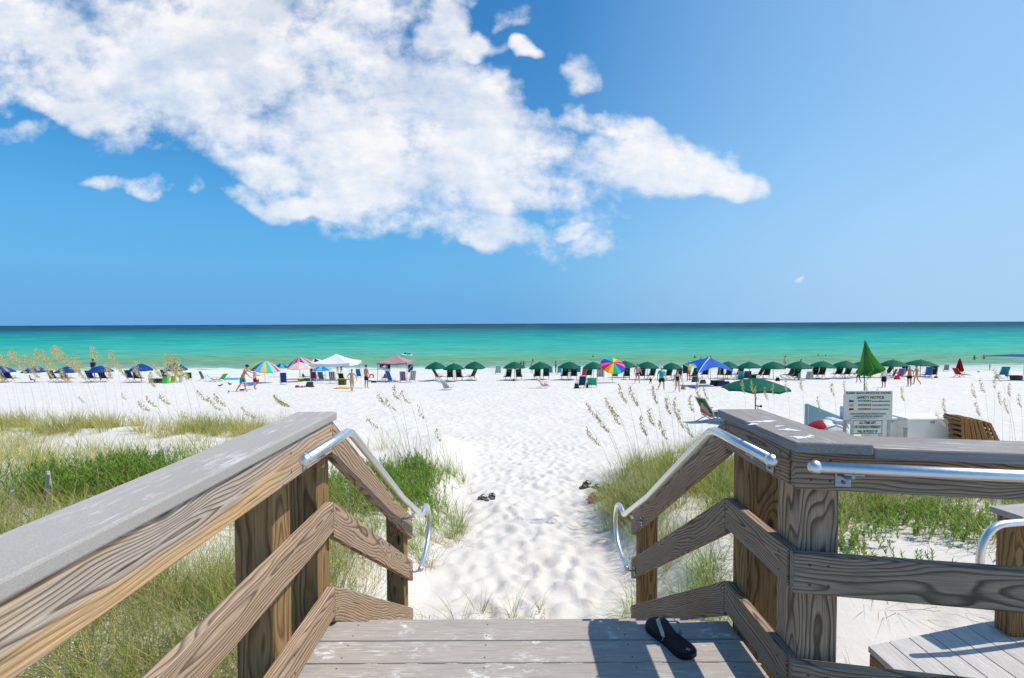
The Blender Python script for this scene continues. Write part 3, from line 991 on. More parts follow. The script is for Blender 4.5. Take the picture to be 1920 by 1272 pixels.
def umbrella(label, loc, rad, H, cols, group=None, n=8, tilt=(0, 0), pole=POLE_D, dome=0.38, proto=None, rz=None, scallop=0.05):
    """loc on the sand; H height of the crown above it"""
    root = thing('beach_umbrella', label, 'beach umbrella', loc, rnd.uniform(0, 0.7) if rz is None else rz, group)
    tm = Matrix.Translation((0, 0, H * 0.72)) @ Matrix.Rotation(R(tilt[0]), 4, 'X') @ Matrix.Rotation(R(tilt[1]), 4, 'Y')
    hh = rad * dome * 2
    top = H * 0.28

    def prof(t):       # t 0 crown .. 1 rim
        return t * rad, top - hh * (0.35 * t + 0.65 * t * t) * 0.78

    g = Geo()
    sub = 4
    for k in range(n):
        def fn(u, v, k=k):
            a = 2 * math.pi * (k + u) / n
            sag = 1 - 0.045 * math.sin(math.pi * u) * v
            r_, z_ = prof(v)
            z_ += scallop * math.sin(math.pi * u) * v ** 3 * rad * 0.8 - 0.02 * math.sin(math.pi * u) * v
            q = Vector((math.cos(a) * r_ * sag, math.sin(a) * r_ * sag, z_))
            return tm @ q
        g.sheet(fn, sub, 6, mi=k % len(cols))
    # short valance that hangs from the rim
    for k in range(n):
        def fv(u, v, k=k):
            a = 2 * math.pi * (k + u) / n
            sag = 1 - 0.045 * math.sin(math.pi * u)
            r_, z_ = prof(1)
            z_ += scallop * math.sin(math.pi * u) * rad * 0.8 - 0.02 * math.sin(math.pi * u) - v * 0.07
            return tm @ Vector((math.cos(a) * r_ * sag, math.sin(a) * r_ * sag, z_))
        g.sheet(fv, sub, 1, mi=k % len(cols))
    g.obj('canopy', cols, root)
    g = Geo()
    for k in range(n):
        a = 2 * math.pi * k / n
        g.tube([tm @ Vector((math.cos(a) * prof(t)[0], math.sin(a) * prof(t)[0], prof(t)[1] - 0.015)) for t in (0.02, 0.35, 0.7, 1.0)], 0.006, 4)
        m_ = prof(0.5)
        g.tube([tm @ Vector((0, 0, top - hh * 0.72)), tm @ Vector((math.cos(a) * m_[0], math.sin(a) * m_[0], m_[1] - 0.015))], 0.005, 4)
    g.obj('rib', LEGA, root)
    g = Geo()
    g.tube([(0, 0, -0.3), (0, 0, H * 0.5), (0, 0, H * 0.72)], 0.019, 8)
    g.tube([tm @ Vector((0, 0, 0)), tm @ Vector((0, 0, top + 0.05))], 0.017, 8)
    g.obj('pole', pole, root)
    Geo().ell(tm @ Vector((0, 0, top + 0.055)), (0.025, 0.025, 0.035), 8, 6).obj('finial', pole, root)
    return root


def lounger(label, loc, rz, fabric, frame=LEGW, seat_h=0.36, back_h=0.80, recl=32, width=0.58, length=1.25, arms=True, logo=False, group=None, name='beach_lounger', cat='lounger', stripes=None):
    """faces +y, back towards -y"""
    root = thing(name, label, cat, loc, rz, group)
    w = width / 2
    a = R(recl)
    by, bz = -math.sin(a) * back_h, math.cos(a) * back_h
    fm = [fabric] + ([stripes] if stripes else [])

    def back(u, v):
        s = math.sin(math.pi * v) * 0.05
        return ((u * 2 - 1) * (w - 0.03), by * v + s * -0.6, seat_h + 0.03 + bz * v - s * 0.3)
    g = Geo().sheet(back, 6, 6, mfn=(lambda i, j: i % 2) if stripes else None)
    ob = g.obj('backrest', fm, root, solid=0.02)
    if logo:
        o_ = Vector((0, by * 0.78 - 0.035 - 0.03, seat_h + bz * 0.78))
        rot = Matrix.Rotation(-a, 3, 'X')
        Geo().ell(o_, (0.10, 0.006, 0.05), 12, 4, rot).obj('emblem', mat((0.35, 0.42, 0.38), 0.7), ob)

    def seat(u, v):
        return ((u * 2 - 1) * (w - 0.03), v * length * 0.42, seat_h + 0.02 - 0.05 * math.sin(math.pi * v))
    Geo().sheet(seat, 6, 5, mfn=(lambda i, j: i % 2) if stripes else None).obj('seat', fm, root, solid=0.02)
    g = Geo()
    for sx in (-w, w):
        g.tube([(sx, by - 0.02, seat_h + 0.05 + bz), (sx, 0, seat_h)], 0.018, 6)
        g.tube([(sx, -0.05, seat_h), (sx, length * 0.45, seat_h)], 0.018, 6)
        if length > 1.0:
            g.tube([(sx, length * 0.45, seat_h), (sx, length, seat_h * 0.55)], 0.015, 6)
    for y_, z_ in ((by - 0.02, seat_h + 0.05 + bz), (length * 0.45, seat_h), (-0.03, seat_h - 0.01)):
        g.tube([(-w, y_, z_), (w, y_, z_)], 0.016, 6)
    if length > 1.0:
        for i in range(5):
            t = i / 4
            g.box((0, length * (0.5 + 0.48 * t), seat_h + (seat_h * 0.55 - seat_h) * t + 0.015), (width, 0.05, 0.015))
    g.obj('frame', frame, root)
    if arms:
        for sx in (-w - 0.02, w + 0.02):
            Geo().box((sx, 0.16, seat_h + 0.21), (0.055, 0.52, 0.022)).tube([(sx, -0.09, seat_h + 0.2), (sx, -0.09, seat_h)], 0.012, 6).tube([(sx, 0.38, seat_h + 0.2), (sx, 0.38, seat_h)], 0.012, 6).obj('armrest', frame, root)
    for sx in (-w, w):
        Geo().tube([(sx * 0.96, length * 0.30, seat_h), (sx * 0.96, -0.42, 0.0)], 0.017, 6).obj('leg', frame, root)
        Geo().tube([(sx * 0.9, -0.12, seat_h), (sx * 0.9, length * 0.42, 0.0)], 0.017, 6).obj('leg', frame, root)
    return root


def tent(label, loc, sx, sy, eave, peak, roofm, rz=0, valance=0.22, flare=0.0, legm=None):
    """pop-up canopy; eave = height of valance bottom at each corner"""
    root = thing('canopy_tent', label, 'canopy tent', loc, rz)
    cs = [(-sx / 2, -sy / 2), (sx / 2, -sy / 2), (sx / 2, sy / 2), (-sx / 2, sy / 2)]
    ev = eave if isinstance(eave, (list, tuple)) else [eave] * 4
    g = Geo()
    for i in range(4):
        j = (i + 1) % 4
        A, B, C = Vector((*cs[i], ev[i] + valance)), Vector((*cs[j], ev[j] + valance)), Vector((0, 0, peak))

        def fn(u, v, A=A, B=B, C=C):
            p = A.lerp(B, u)
            q = p.lerp(C, v)
            q.z -= 0.10 * math.sin(math.pi * u) * (1 - v) * (1 if flare == 0 else -1.5 * flare) + 0.12 * math.sin(math.pi * v)
            return q
        g.sheet(fn, 8, 8)

        def fv(u, v, A=A, B=B):
            q = A.lerp(B, u)
            q.z -= 0.10 * math.sin(math.pi * u) * (1 if flare == 0 else -1.5 * flare) * 1 + v * valance * (1 + 0.12 * math.sin(u * 12))
            out = (Vector((q.x, q.y, 0)).normalized()) * 0.02 * v
            return q + out
        if valance > 0.02:
            g.sheet(fv, 8, 1)
    roof = g.obj('roof', roofm, root, smooth=False)
    legm = legm or POLE_W
    for (x, y), e in zip(cs, ev):
        k = 0.985
        Geo().box((x * k, y * k, (e + valance) / 2 - 0.1), (0.035, 0.035, e + valance + 0.16)).box((x * k, y * k, 0.012), (0.1, 0.1, 0.024)).obj('leg', legm, root)
    g = Geo()
    for i in range(4):
        j = (i + 1) % 4
        n = 4
        for k in range(n):
            a = Vector((*cs[i], ev[i])).lerp(Vector((*cs[j], ev[j])), k / n) * 1.0
            b_ = Vector((*cs[i], ev[i])).lerp(Vector((*cs[j], ev[j])), (k + 1) / n)
            up = Vector((0, 0, valance + 0.02))
            a1, b1 = (a, b_ + up) if k % 2 == 0 else (a + up, b_)
            g.tube([Vector((a1.x * .97, a1.y * .97, a1.z - .03)), Vector((b1.x * .97, b1.y * .97, b1.z - .03))], 0.011, 4)
    g.obj('truss', legm, root)
    return root


# ------------------------------------------------------------------ people
SKINS = {'light': (0.60, 0.36, 0.26), 'tan': (0.48, 0.26, 0.17), 'red': (0.58, 0.28, 0.19), 'brown': (0.24, 0.125, 0.075)}


def skinned(name, verts, edges, radii, m, parent, root=0, sub=1, k=1.0):
    me = bpy.data.meshes.new(name)
    me.from_pydata(verts, edges, [])
    o = bpy.data.objects.new(name, me)
    COL.objects.link(o)
    md = o.modifiers.new('skin', 'SKIN')
    md.use_smooth_shade = True
    for i, r in enumerate(radii):
        sv = me.skin_vertices[0].data[i] if me.skin_vertices else None
        sv.radius = (r[0] * k, r[1] * k) if isinstance(r, tuple) else (r * k, r * k)
        sv.use_root = (i == root)
    if sub:
        sd = o.modifiers.new('sub', 'SUBSURF')
        sd.levels = sub
        sd.render_levels = sub
    dg = bpy.context.evaluated_depsgraph_get()
    dg.update()
    me2 = bpy.data.meshes.new_from_object(o.evaluated_get(dg))
    me2.materials.clear()
    me2.materials.append(m)
    o.modifiers.clear()
    o.data = me2
    me2.polygons.foreach_set('use_smooth', [True] * len(me2.polygons))
    o.parent = parent
    return o


def ensure_skin(me):
    if not me.skin_vertices:
        pass


def person(label, loc, rz, height=1.72, pose='stand', skin='tan', hair=(0.05, 0.03, 0.02), bottom=None, top=None, long_hair=False, hat=None, bikini=None, onepiece=None,
           dress=None, lean=0.0, arms=None, bulk=1.0, legs=None, cat='person', group=None):
    """faces +y. arms: list of two (elbow, wrist) offsets from the shoulder; legs: list of two (knee, ankle) offsets from the hip"""
    root = thing('person', label, cat, loc, rz, group)
    s = height / 1.75
    W = bulk
    hipz = 0.92
    up = Vector((0, 0, 1))
    if pose in ('sit', 'recline'):
        hipz = 0.42
    if pose == 'lie':
        hipz = 0.16
    ta = {'stand': 0, 'walk': 4, 'lean': 42, 'sit': -12, 'recline': -42, 'lie': -86, 'crouch': 25}.get(pose, 0) + lean
    T = Vector((0, math.sin(R(ta)), math.cos(R(ta))))
    hip = Vector((0, 0, hipz))
    sh = hip + T * 0.50
    nk = T.lerp(up, 0.4).normalized() if pose != 'lie' else T
    J = {'pelvis': hip, 'waist': hip + T * 0.16, 'chest': hip + T * 0.36, 'neck': sh + nk * 0.055, 'skull': sh + nk * 0.14, 'head': sh + nk * 0.20, 'crown': sh + nk * 0.285}
    nose = nk.cross(Vector((1, 0, 0))) * -1
    fw = Vector((0, nk.z, -nk.y))
    names, verts, radii, edges = [], [], [], []

    def add(nm, p, r, par=None):
        names.append(nm)
        verts.append(tuple(Vector(p) * s))
        radii.append(tuple(c * s for c in r) if isinstance(r, tuple) else r * s)
        if par is not None:
            edges.append((names.index(par), len(names) - 1))
    add('pelvis', J['pelvis'], (0.150 * W, 0.105 * W))
    add('waist', J['waist'], (0.125 * W, 0.088 * W), 'pelvis')
    add('chest', J['chest'], (0.150 * W, 0.105 * W), 'waist')
    add('sh', sh - T * 0.02, (0.115 * W, 0.075), 'chest')
    add('neck', J['neck'], (0.052, 0.052), 'sh')
    add('skull', J['skull'] + fw * 0.012, (0.068, 0.074), 'neck')
    add('head', J['head'], (0.080, 0.092), 'skull')
    add('crown', J['crown'] - nk * 0.03, (0.055, 0.06), 'head')
    if arms is None:
        arms = [((-0.06, 0.0, -0.27), (-0.08, 0.08, -0.50)), ((0.06, 0.0, -0.27), (0.08, 0.08, -0.50))]
        if pose == 'walk':
            arms = [((-0.07, 0.10, -0.25), (-0.08, 0.28, -0.42)), ((0.07, -0.12, -0.25), (0.08, -0.12, -0.49))]
        if pose in ('sit', 'recline'):
            arms = [((-0.08, 0.05, -0.25), (-0.10, 0.27, -0.30)), ((0.08, 0.05, -0.25), (0.10, 0.27, -0.30))]
    if legs is None:
        legs = {'stand': [((-0.02, 0.01, -0.42), (-0.02, -0.01, -0.84)), ((0.02, 0.02, -0.42), (0.03, 0.0, -0.84))],
                'walk': [((-0.0, 0.16, -0.39), (0, 0.20, -0.84)), ((0.0, 0.02, -0.42), (0.0, -0.30, -0.80))],
                'lean': [((-0.0, 0.12, -0.40), (0, 0.16, -0.84)), ((0.0, -0.08, -0.42), (0.0, -0.34, -0.80))],
                'sit': [((-0.05, 0.40, 0.02), (-0.05, 0.50, -0.36)), ((0.05, 0.40, 0.02), (0.05, 0.50, -0.36))],
                'recline': [((-0.04, 0.38, 0.10), (-0.05, 0.70, -0.14)), ((0.04, 0.38, 0.14), (0.05, 0.66, -0.14))],
                'lie': [((-0.03, 0.40, 0.06), (-0.05, 0.80, -0.04)), ((0.03, 0.38, 0.16), (0.05, 0.68, -0.04))]}.get(pose)
        if legs is None:
            legs = [((-0.0, 0.2, -0.2), (0, 0.02, -0.4)), ((0.0, 0.2, -0.2), (0.0, 0.02, -0.4))]
    pts = {}
    for i, sd in ((0, -1), (1, 1)):
        so_ = sh - T * 0.03 + Vector((sd * 0.165 * (0.6 + 0.4 * W), 0, 0))
        el, wr = Vector(arms[i][0]), Vector(arms[i][1])
        add('s%d' % i, so_, 0.054 * (0.5 + 0.5 * W), 'sh')
        add('e%d' % i, so_ + el, 0.037 * (0.5 + 0.5 * W), 's%d' % i)
        add('w%d' % i, so_ + wr, 0.025, 'e%d' % i)
        hd = (wr - el).normalized()
        add('h%d' % i, so_ + wr + hd * 0.075, (0.034, 0.018), 'w%d' % i)
        add('f%d' % i, so_ + wr + hd * 0.155 + Vector((0, 0.012, 0)), (0.022, 0.011), 'h%d' % i)
        add('t%d' % i, so_ + wr + hd * 0.085 + Vector((-sd * 0.03, 0.03, 0)), 0.010, 'h%d' % i)
        hp = hip + Vector((sd * 0.088 * W, 0, -0.03))
        kn, an = Vector(legs[i][0]), Vector(legs[i][1])
        add('hp%d' % i, hp, 0.086 * W, 'pelvis')
        add('m%d' % i, hp + kn * 0.5, 0.076 * W, 'hp%d' % i)
        add('k%d' % i, hp + kn, 0.052 * (0.4 + 0.6 * W), 'm%d' % i)
        add('c%d' % i, hp + kn + (an - kn) * 0.35 + Vector((0, -0.015, 0)), 0.053 * (0.4 + 0.6 * W), 'k%d' % i)
        add('a%d' % i, hp + an, 0.034, 'c%d' % i)
        ft = Vector((sd * 0.03, 0.13, -0.045)) if pose not in ('lie', 'recline') else Vector((sd * 0.03, 0.06, 0.09))
        add('ft%d' % i, hp + an + ft, (0.036, 0.022), 'a%d' % i)
        pts[i] = (so_, so_ + el, so_ + wr, hp, hp + kn, hp + an)
    # feet exactly on the ground
    bt = (bulk,)
    sm = mat(SKINS[skin], 0.55, var=0.06, scale=6, name='skin')
    me = None
    body = skinned('body', verts, edges, radii, sm, root)
    # a little nose and eyes so that the head reads as a face
    hc = (J['head']) * s
    g = Geo()
    for sd in (-1, 1):
        g.ell(hc + (fw * 0.083 + Vector((sd * 0.03, 0, 0))) * s, (0.012 * s,) * 3, 6, 4)
    g.obj('eye', BLK, body)
    if hair is not None:
        hm = mat(hair, 0.7, var=0.3, scale=30, name='hair')
        rot = Matrix((Vector((1, 0, 0)), fw, nk)).transposed()
        g = Geo().ell(hc + (-fw * 0.018 + nk * 0.022) * s, (0.090 * s, 0.098 * s, 0.100 * s), 12, 8, rot, z0=-0.35)
        if long_hair:
            g.ell(hc + (-fw * 0.075 - nk * 0.10) * s, (0.080 * s, 0.045 * s, 0.17 * s), 10, 8, rot)
        g.obj('hair', hm, root, smooth=True)
    if hat is not None:
        rot = Matrix((Vector((1, 0, 0)), fw, nk)).transposed()
        g = Geo().ell(hc + nk * 0.035 * s, (0.098 * s, 0.108 * s, 0.095 * s), 12, 6, rot, z0=0.0)
        g.ell(hc + (fw * 0.13 + nk * 0.035) * s, (0.07 * s, 0.08 * s, 0.010 * s), 10, 4, rot)
        g.obj('cap', mat(hat, 0.8), root, smooth=True)

    def cloth(nm, chain, m):
        vs, es, rs = [], [], []
        for i, (p, r, par) in enumerate(chain):
            vs.append(tuple(Vector(p) * s))
            rs.append(tuple(c * s for c in r) if isinstance(r, tuple) else r * s)
            if par is not None:
                es.append((par, i))
        return skinned(nm, vs, es, rs, m, root)
    a, b_ = pts[0], pts[1]
    if bottom is not None:
        f_ = 0.82 if bottom[1] == 'long' else (0.62 if bottom[1] == 'mid' else 0.3)
        cloth('shorts', [(hip + T * 0.07, (0.152 * W, 0.110 * W), None), (hip - T * 0.0, (0.168 * W, 0.122 * W), 0),
                         (a[3], 0.102 * W, 1), (a[3].lerp(a[4], f_), 0.098 * W, 2), (b_[3], 0.102 * W, 1), (b_[3].lerp(b_[4], f_), 0.098 * W, 4)], mat(bottom[0], 0.8, var=0.15, scale=12))
    if top is not None:
        cloth('shirt', [(hip + T * 0.02, (0.175 * W, 0.128 * W), None), (J['waist'], (0.155 * W, 0.118 * W), 0), (J['chest'], (0.172 * W, 0.126 * W), 1), (sh, (0.12 * W, 0.085), 2),
                        (a[0], 0.074, 3), (a[0].lerp(a[1], 0.7), 0.066, 4), (b_[0], 0.074, 3), (b_[0].lerp(b_[1], 0.7), 0.066, 6)], mat(top, 0.8, var=0.1, scale=8))
    if onepiece is not None:
        cloth('swimsuit', [(hip - T * 0.04, (0.160 * W, 0.118 * W), None), (hip + T * 0.05, (0.160 * W, 0.115 * W), 0), (J['waist'], (0.140 * W, 0.102 * W), 1), (J['chest'], (0.160 * W, 0.118 * W), 2), (sh - T * 0.05, (0.11 * W, 0.082), 3)], mat(onepiece, 0.7))
    if bikini is not None:
        bm_ = mat(bikini, 0.7)
        cloth('bikini_bottom', [(hip + T * 0.04, (0.155 * W, 0.112 * W), None), (hip - T * 0.05, (0.155 * W, 0.112 * W), 0)], bm_)
        cloth('bikini_top', [(hip + T * 0.36, (0.158 * W, 0.114 * W), None), (hip + T * 0.30, (0.148 * W, 0.105 * W), 0)], bm_)
    if dress is not None:
        cloth('skirt', [(hip + T * 0.12, (0.14 * W, 0.10 * W), None), (hip, (0.185 * W, 0.135 * W), 0), (hip - Vector((0, 0, 0.28)), (0.21 * W, 0.16 * W), 1), (hip - Vector((0, 0, 0.46)), (0.22 * W, 0.17 * W), 2)], mat(dress, 0.8))
    return root
# __CONTENT__
def px_size(px, Y):
    return px * Y / F


# ------------------------------------------------------------------ the row of green parasols
ORD = ['first', 'second', 'third', 'fourth', 'fifth', 'sixth', 'seventh', 'eighth', 'ninth', 'tenth', 'eleventh', 'twelfth', 'thirteenth', 'fourteenth',
       'fifteenth', 'sixteenth', 'seventeenth', 'eighteenth', 'nineteenth']
GU = [(817, 678, 40), (852, 680.5, 41), (890, 677, 40), (965, 677.5, 43), (1014.5, 678, 43), (1067, 677.5, 44), (1113, 678, 41), (1172, 676, 42), (1213, 677.5, 44),
      (1260, 679.5, 41), (1364, 677.5, 42), (1406, 678, 46), (1450, 677.5, 46), (1497, 677, 47), (1541, 676.5, 47), (1584, 676, 46), (1619, 676.5, 46), (1675, 674, 49), (1725, 674, 54)]
GY = [714, 716, 713.5, 713.5, 712.5, 712.5, 712.5, 708, 712, 713, 711, 712, 711, 712, 710.5, 710, 708, 709, 706]
grp = 'green parasols in the rental row'
gbase = []
gproto = None
for i, (px, py, w) in enumerate(GU):
    b0 = on_ground(px, GY[i])
    top = at(px, py, b0.y)
    rad = px_size(w, b0.y) / 2
    H = top.z - b0.z
    lab = 'dark green parasol, %s in the long row counted from the pink canopy tent' % ORD[i]
    if i == 18:
        lab = 'dark green parasol at the far end of the row beside the blue loungers'
    if gproto is None:
        gproto = umbrella(lab, b0, rad, H - 0.05, [C_GREEN], grp, dome=0.36)
        gH, gR = H, rad
    else:
        dup(gproto, b0, rnd.uniform(0, 0.78), lab, grp, (rad / gR, rad / gR, H / gH)).rotation_euler = (R(rnd.uniform(-3, 3)), R(rnd.uniform(-3.5, 3.5)), rnd.uniform(0, 0.78))
    gbase.append(b0)

# loungers of the row, seen from behind: (photo x, base y, turn in degrees, parasol index, occupied style)
LOG = [(820, 713, -52, 0), (844, 714, 6, 1), (861, 714, -4, 1), (886, 712, 50, 2), (953, 713, 14, 3), (973, 713, -8, 3), (1007, 712, 3, 4), (1024, 712, -3, 4), (1059, 712, 4, 5), (1076, 712, -4, 5),
       (1104, 710, 4, 6), (1175, 712, -8, 7), (1203, 712, -4, 8), (1222, 711, 6, 8), (1253, 711, 4, 9), (1272, 712, -4, 9), (1302, 712, 8, 10), (1322, 709, -12, 10), (1351, 709, -18, 10), (1366, 710, -10, 11),
       (1386, 709, 6, 11), (1424, 709, 24, 12), (1437, 710, -14, 12), (1482, 710, 10, 13), (1493, 712, -8, 13), (1527, 709, -14, 14), (1540, 709, -12, 14), (1572, 708, -12, 15), (1588, 708, -8, 15),
       (1608, 707, 8, 16), (1630, 708, -6, 16), (1664, 706, 10, 17), (1692, 706, -8, 17), (1749, 709, -30, 18)]
lproto = None
seen = {}
for px, py, tz, gi in LOG:
    b0 = on_ground(px, py)
    side_ = 'nearer the pink tent' if px < GU[gi][0] else 'farther from the pink tent'
    k_ = seen.get((gi, side_), 0)
    seen[(gi, side_)] = k_ + 1
    more = ['', ', set behind its neighbour', ', outermost'][k_]
    lab = 'dark green lounger by the %s green parasol, %s%s' % (ORD[gi], side_, more)
    g_ = 'dark green rental loungers'
    if lproto is None:
        lproto = lounger(lab, b0, R(tz), mat((0.006, 0.035, 0.022), 0.7), logo=True, group=g_, width=0.6, back_h=0.95)
    else:
        dup(lproto, b0, R(tz), lab, g_, rnd.uniform(0.95, 1.05))

# ------------------------------------------------------------------ blue parasols and navy loungers behind the sea oats
BU = [(4, 687, 40), (66, 687, 40), (127, 687.5, 40), (189, 686, 41), (265, 682, 40), (329, 681, 42)]
bproto = None
for i, (px, py, w) in enumerate(BU):
    b0 = on_ground(px, 717)
    top = at(px, py - 1, b0.y)
    rad = px_size(w, b0.y) / 2
    lab = ['royal blue parasol at the far end of the blue row behind the sea oats', 'blue parasol above a seated sunbather behind the sea oats', 'blue parasol between the seated sunbather and the standing bather',
           'blue parasol in front of the dark standing bather', 'bright blue parasol over two navy loungers', 'bright blue parasol over the green bags and the dark cooler'][i]
    if bproto is None:
        bproto = umbrella(lab, b0, rad, top.z - b0.z - 0.05, [mat((0.010, 0.055, 0.25), 0.6, trans=0.12)], 'blue parasols in the rental row', dome=0.34)
        bH, bR = top.z - b0.z, rad
    else:
        dup(bproto, b0, rnd.uniform(0, 0.78), lab, 'blue parasols in the rental row', (rad / bR, rad / bR, (top.z - b0.z) / bH))
nproto = None
for i, (px, py, tz, lab) in enumerate([(2, 716, 20, 'navy lounger at the end of the blue row'), (17, 716, 16, 'navy lounger beside the end one, behind tall sea oats'), (100, 716, 10, 'navy lounger standing next to the seated sunbather'),
                                      (122, 716, 12, 'navy lounger under the third blue parasol'), (171, 716, 8, 'navy lounger in front of the standing bather'), (194, 716, 12, 'navy lounger beside the fourth blue parasol pole'),
                                      (244, 715, 10, 'navy lounger under the fifth blue parasol, nearer the sea oats'), (258, 716, 22, 'navy lounger under the fifth blue parasol, nearer the coolers'), (311, 714, 8, 'navy lounger behind the lime green bag')]):
    b0 = on_ground(px, py)
    if nproto is None:
        nproto = lounger(lab, b0, R(tz), mat((0.012, 0.025, 0.10), 0.7), group='navy rental loungers', width=0.6, back_h=0.95)
    else:
        dup(nproto, b0, R(tz), lab, 'navy rental loungers')

# ------------------------------------------------------------------ other parasols
RB = mats((0.75, 0.62, 0.03), (0.30, 0.62, 0.05), (0.01, 0.10, 0.50), (0.10, 0.45, 0.75), (0.78, 0.45, 0.10), (0.04, 0.50, 0.30), (0.25, 0.60, 0.80), (0.65, 0.05, 0.30))
RB2 = mats((0.75, 0.62, 0.03), (0.01, 0.08, 0.45), (0.10, 0.40, 0.70), (0.62, 0.03, 0.10), (0.80, 0.30, 0.02), (0.30, 0.02, 0.35), (0.25, 0.60, 0.80), (0.65, 0.05, 0.30))
RB3 = mats((0.70, 0.02, 0.02), (0.80, 0.25, 0.01), (0.80, 0.60, 0.02), (0.02, 0.42, 0.10), (0.02, 0.40, 0.50), (0.01, 0.08, 0.50), (0.16, 0.02, 0.42), (0.75, 0.12, 0.45))


def par(label, px, pyb, pyt, w, cols, **k):
    b0 = on_ground(px, pyb)
    top = at(px, pyt, b0.y)
    return umbrella(label, b0, px_size(w, b0.y) / 2, top.z - b0.z - 0.04, cols, **k)


par('multicoloured parasol with yellow green and blue panels beside the two standing men', 497, 718, 676, 54, RB, n=16, tilt=(7, 8), dome=0.38, pole=POLE_W, rz=0.2)
par('small teal and navy parasol behind the multicoloured one', 527, 707, 681, 22, mats((0.02, 0.42, 0.60), (0.01, 0.06, 0.30)), tilt=(-4, 6), dome=0.38, pole=POLE_W)
par('multicoloured parasol with red blue and yellow panels behind the pink parasol', 563, 711, 669.5, 46, RB2, n=16, tilt=(9, -6), dome=0.4, pole=POLE_W, rz=0.1)
par('pale pink striped parasol beside the white canopy tent', 562, 716, 678.5, 43, mats((0.80, 0.45, 0.40), (0.85, 0.60, 0.52)), n=12, dome=0.34, pole=POLE_W)
par('dark and white parasol partly behind the white canopy tent', 592, 706, 672, 34, mats((0.03, 0.02, 0.07), (0.7, 0.7, 0.72)), tilt=(0, -8), dome=0.36, pole=POLE_W)
par('bright blue and cyan parasol seen beneath the white canopy roof', 604, 704, 685.5, 34, mats((0.01, 0.20, 0.62), (0.10, 0.50, 0.70)), dome=0.3, pole=POLE_W)
par('rainbow parasol tipped towards the boardwalk among the green parasols', 1148, 718, 677, 48, RB3, n=16, tilt=(34, -4), dome=0.2, pole=POLE_W, rz=0.3)
par('large dark green parasol set low in the open sand nearest the boardwalk', 1416, 791, 707, 117, [C_GREEN], n=8, dome=0.21, pole=mat((0.05, 0.05, 0.055), 0.5), rz=0.25, scallop=0.07)
# closed parasols
bq = on_ground(1799, 708)
cr = thing('closed_parasol', 'furled dark red parasol standing beside the red lounger', 'beach umbrella', bq)
hh = at(1799, 672, bq.y).z - bq.z
g = Geo()


def fold(u, v):
    a = u * 2 * math.pi
    r_ = (0.30 * (1 - v) ** 0.8 + 0.03) * (1 + 0.18 * math.sin(a * 8)) * (0.75 if v < 0.06 else 1)
    return (math.cos(a) * r_, math.sin(a) * r_, hh * 0.30 + v * hh * 0.68)


g.sheet(fold, 48, 8)
g.obj('canopy', mat((0.33, 0.012, 0.02), 0.7, trans=0.1), cr)
Geo().tube([(0, 0, -0.2), (0, 0, hh)], 0.02, 8).obj('pole', POLE_D, cr)

# green flag hanging from a tall pole behind the notice board
fy = 17.0
fb = at(1626, 700, fy)
fz = gz(fb.x, fy)
fl = thing('green_flag', 'large green flag drooping in folds from a pole behind the safety notice', 'flag', (fb.x, fy, fz))
A = at(1622, 641, fy) - Vector(fl.location)
rows_ = [(641, 1621, 1623.5), (650, 1620.5, 1627), (660, 1619, 1631.5), (670, 1617.5, 1637.5), (680, 1616, 1645.5), (688, 1614.5, 1653), (693, 1613, 1657), (698, 1612, 1647), (702, 1612, 1634), (704.5, 1614, 1624)]
rw_ = [(at(l_, y_, fy) - Vector(fl.location), at(r_, y_, fy) - Vector(fl.location)) for y_, l_, r_ in rows_]


def flag(u, v):
    k_ = v * (len(rw_) - 1) * 0.99999
    i = int(k_)
    l_ = rw_[i][0].lerp(rw_[i + 1][0], k_ - i)
    r_ = rw_[i][1].lerp(rw_[i + 1][1], k_ - i)
    q = l_.lerp(r_, u)
    amp = 0.02 + 0.16 * v
    q.y += amp * math.sin(u * 9.5 + 1.2) - 0.10 * v * math.sin(u * math.pi)
    return q


Geo().sheet(flag, 48, 36).obj('cloth', mat((0.05, 0.22, 0.035), 0.6, trans=0.4, var=0.25, scale=2.5), fl, smooth=True)
Geo().tube([(A.x, 0, -0.3), (A.x * 0.97, 0.0, 0.9), (A.x, 0, A.z + 0.04)], 0.017, 8).obj('pole', mat((0.10, 0.09, 0.07), 0.6), fl)

# ------------------------------------------------------------------ tents
b0 = on_ground(618, 714.5)
Y0 = b0.y
x0, x1 = at(581, 700, Y0).x, at(655, 700, Y0).x
zg = gz((x0 + x1) / 2, Y0 + 1.9)
tent('white canopy tent with a peaked roof over several beach chairs', ((x0 + x1) / 2, Y0 + (x1 - x0) / 2, zg), x1 - x0, x1 - x0, at(600, 686.5, Y0).z - zg, at(630, 664, Y0 + 1.9).z - zg, C_WHITE, valance=px_size(5, Y0))
b0 = on_ground(735, 717)
Y0 = b0.y
x0, x1 = at(707.5, 700, Y0).x, at(763.5, 700, Y0).x
zg = gz((x0 + x1) / 2, Y0 + 1.4)
PINKT = mat((0.42, 0.27, 0.28), 0.7, var=0.06, trans=0.1)
pt = tent('faded pink canopy tent with a black skull flag hung from its front', ((x0 + x1) / 2, Y0 + (x1 - x0) / 2, zg), x1 - x0, x1 - x0, at(735, 683.5, Y0).z - zg, at(742, 664.5, Y0 + 1.4).z - zg, PINKT, valance=px_size(3.2, Y0), legm=mat((0.2, 0.2, 0.21), 0.5, 0.4))
# two flags hung on it
fa, fb_ = at(709, 683.5, Y0 - 0.03), at(732, 683.0, Y0 - 0.03)
hb = thing('hanging_flag', 'black and white pirate style flag hanging from the pink canopy', 'flag', fa)


def hf(u, v, w=fb_.x - fa.x):
    return (u * w, -0.02 * math.sin(u * 7 + v * 3), -v * (0.45 + 0.28 * u))


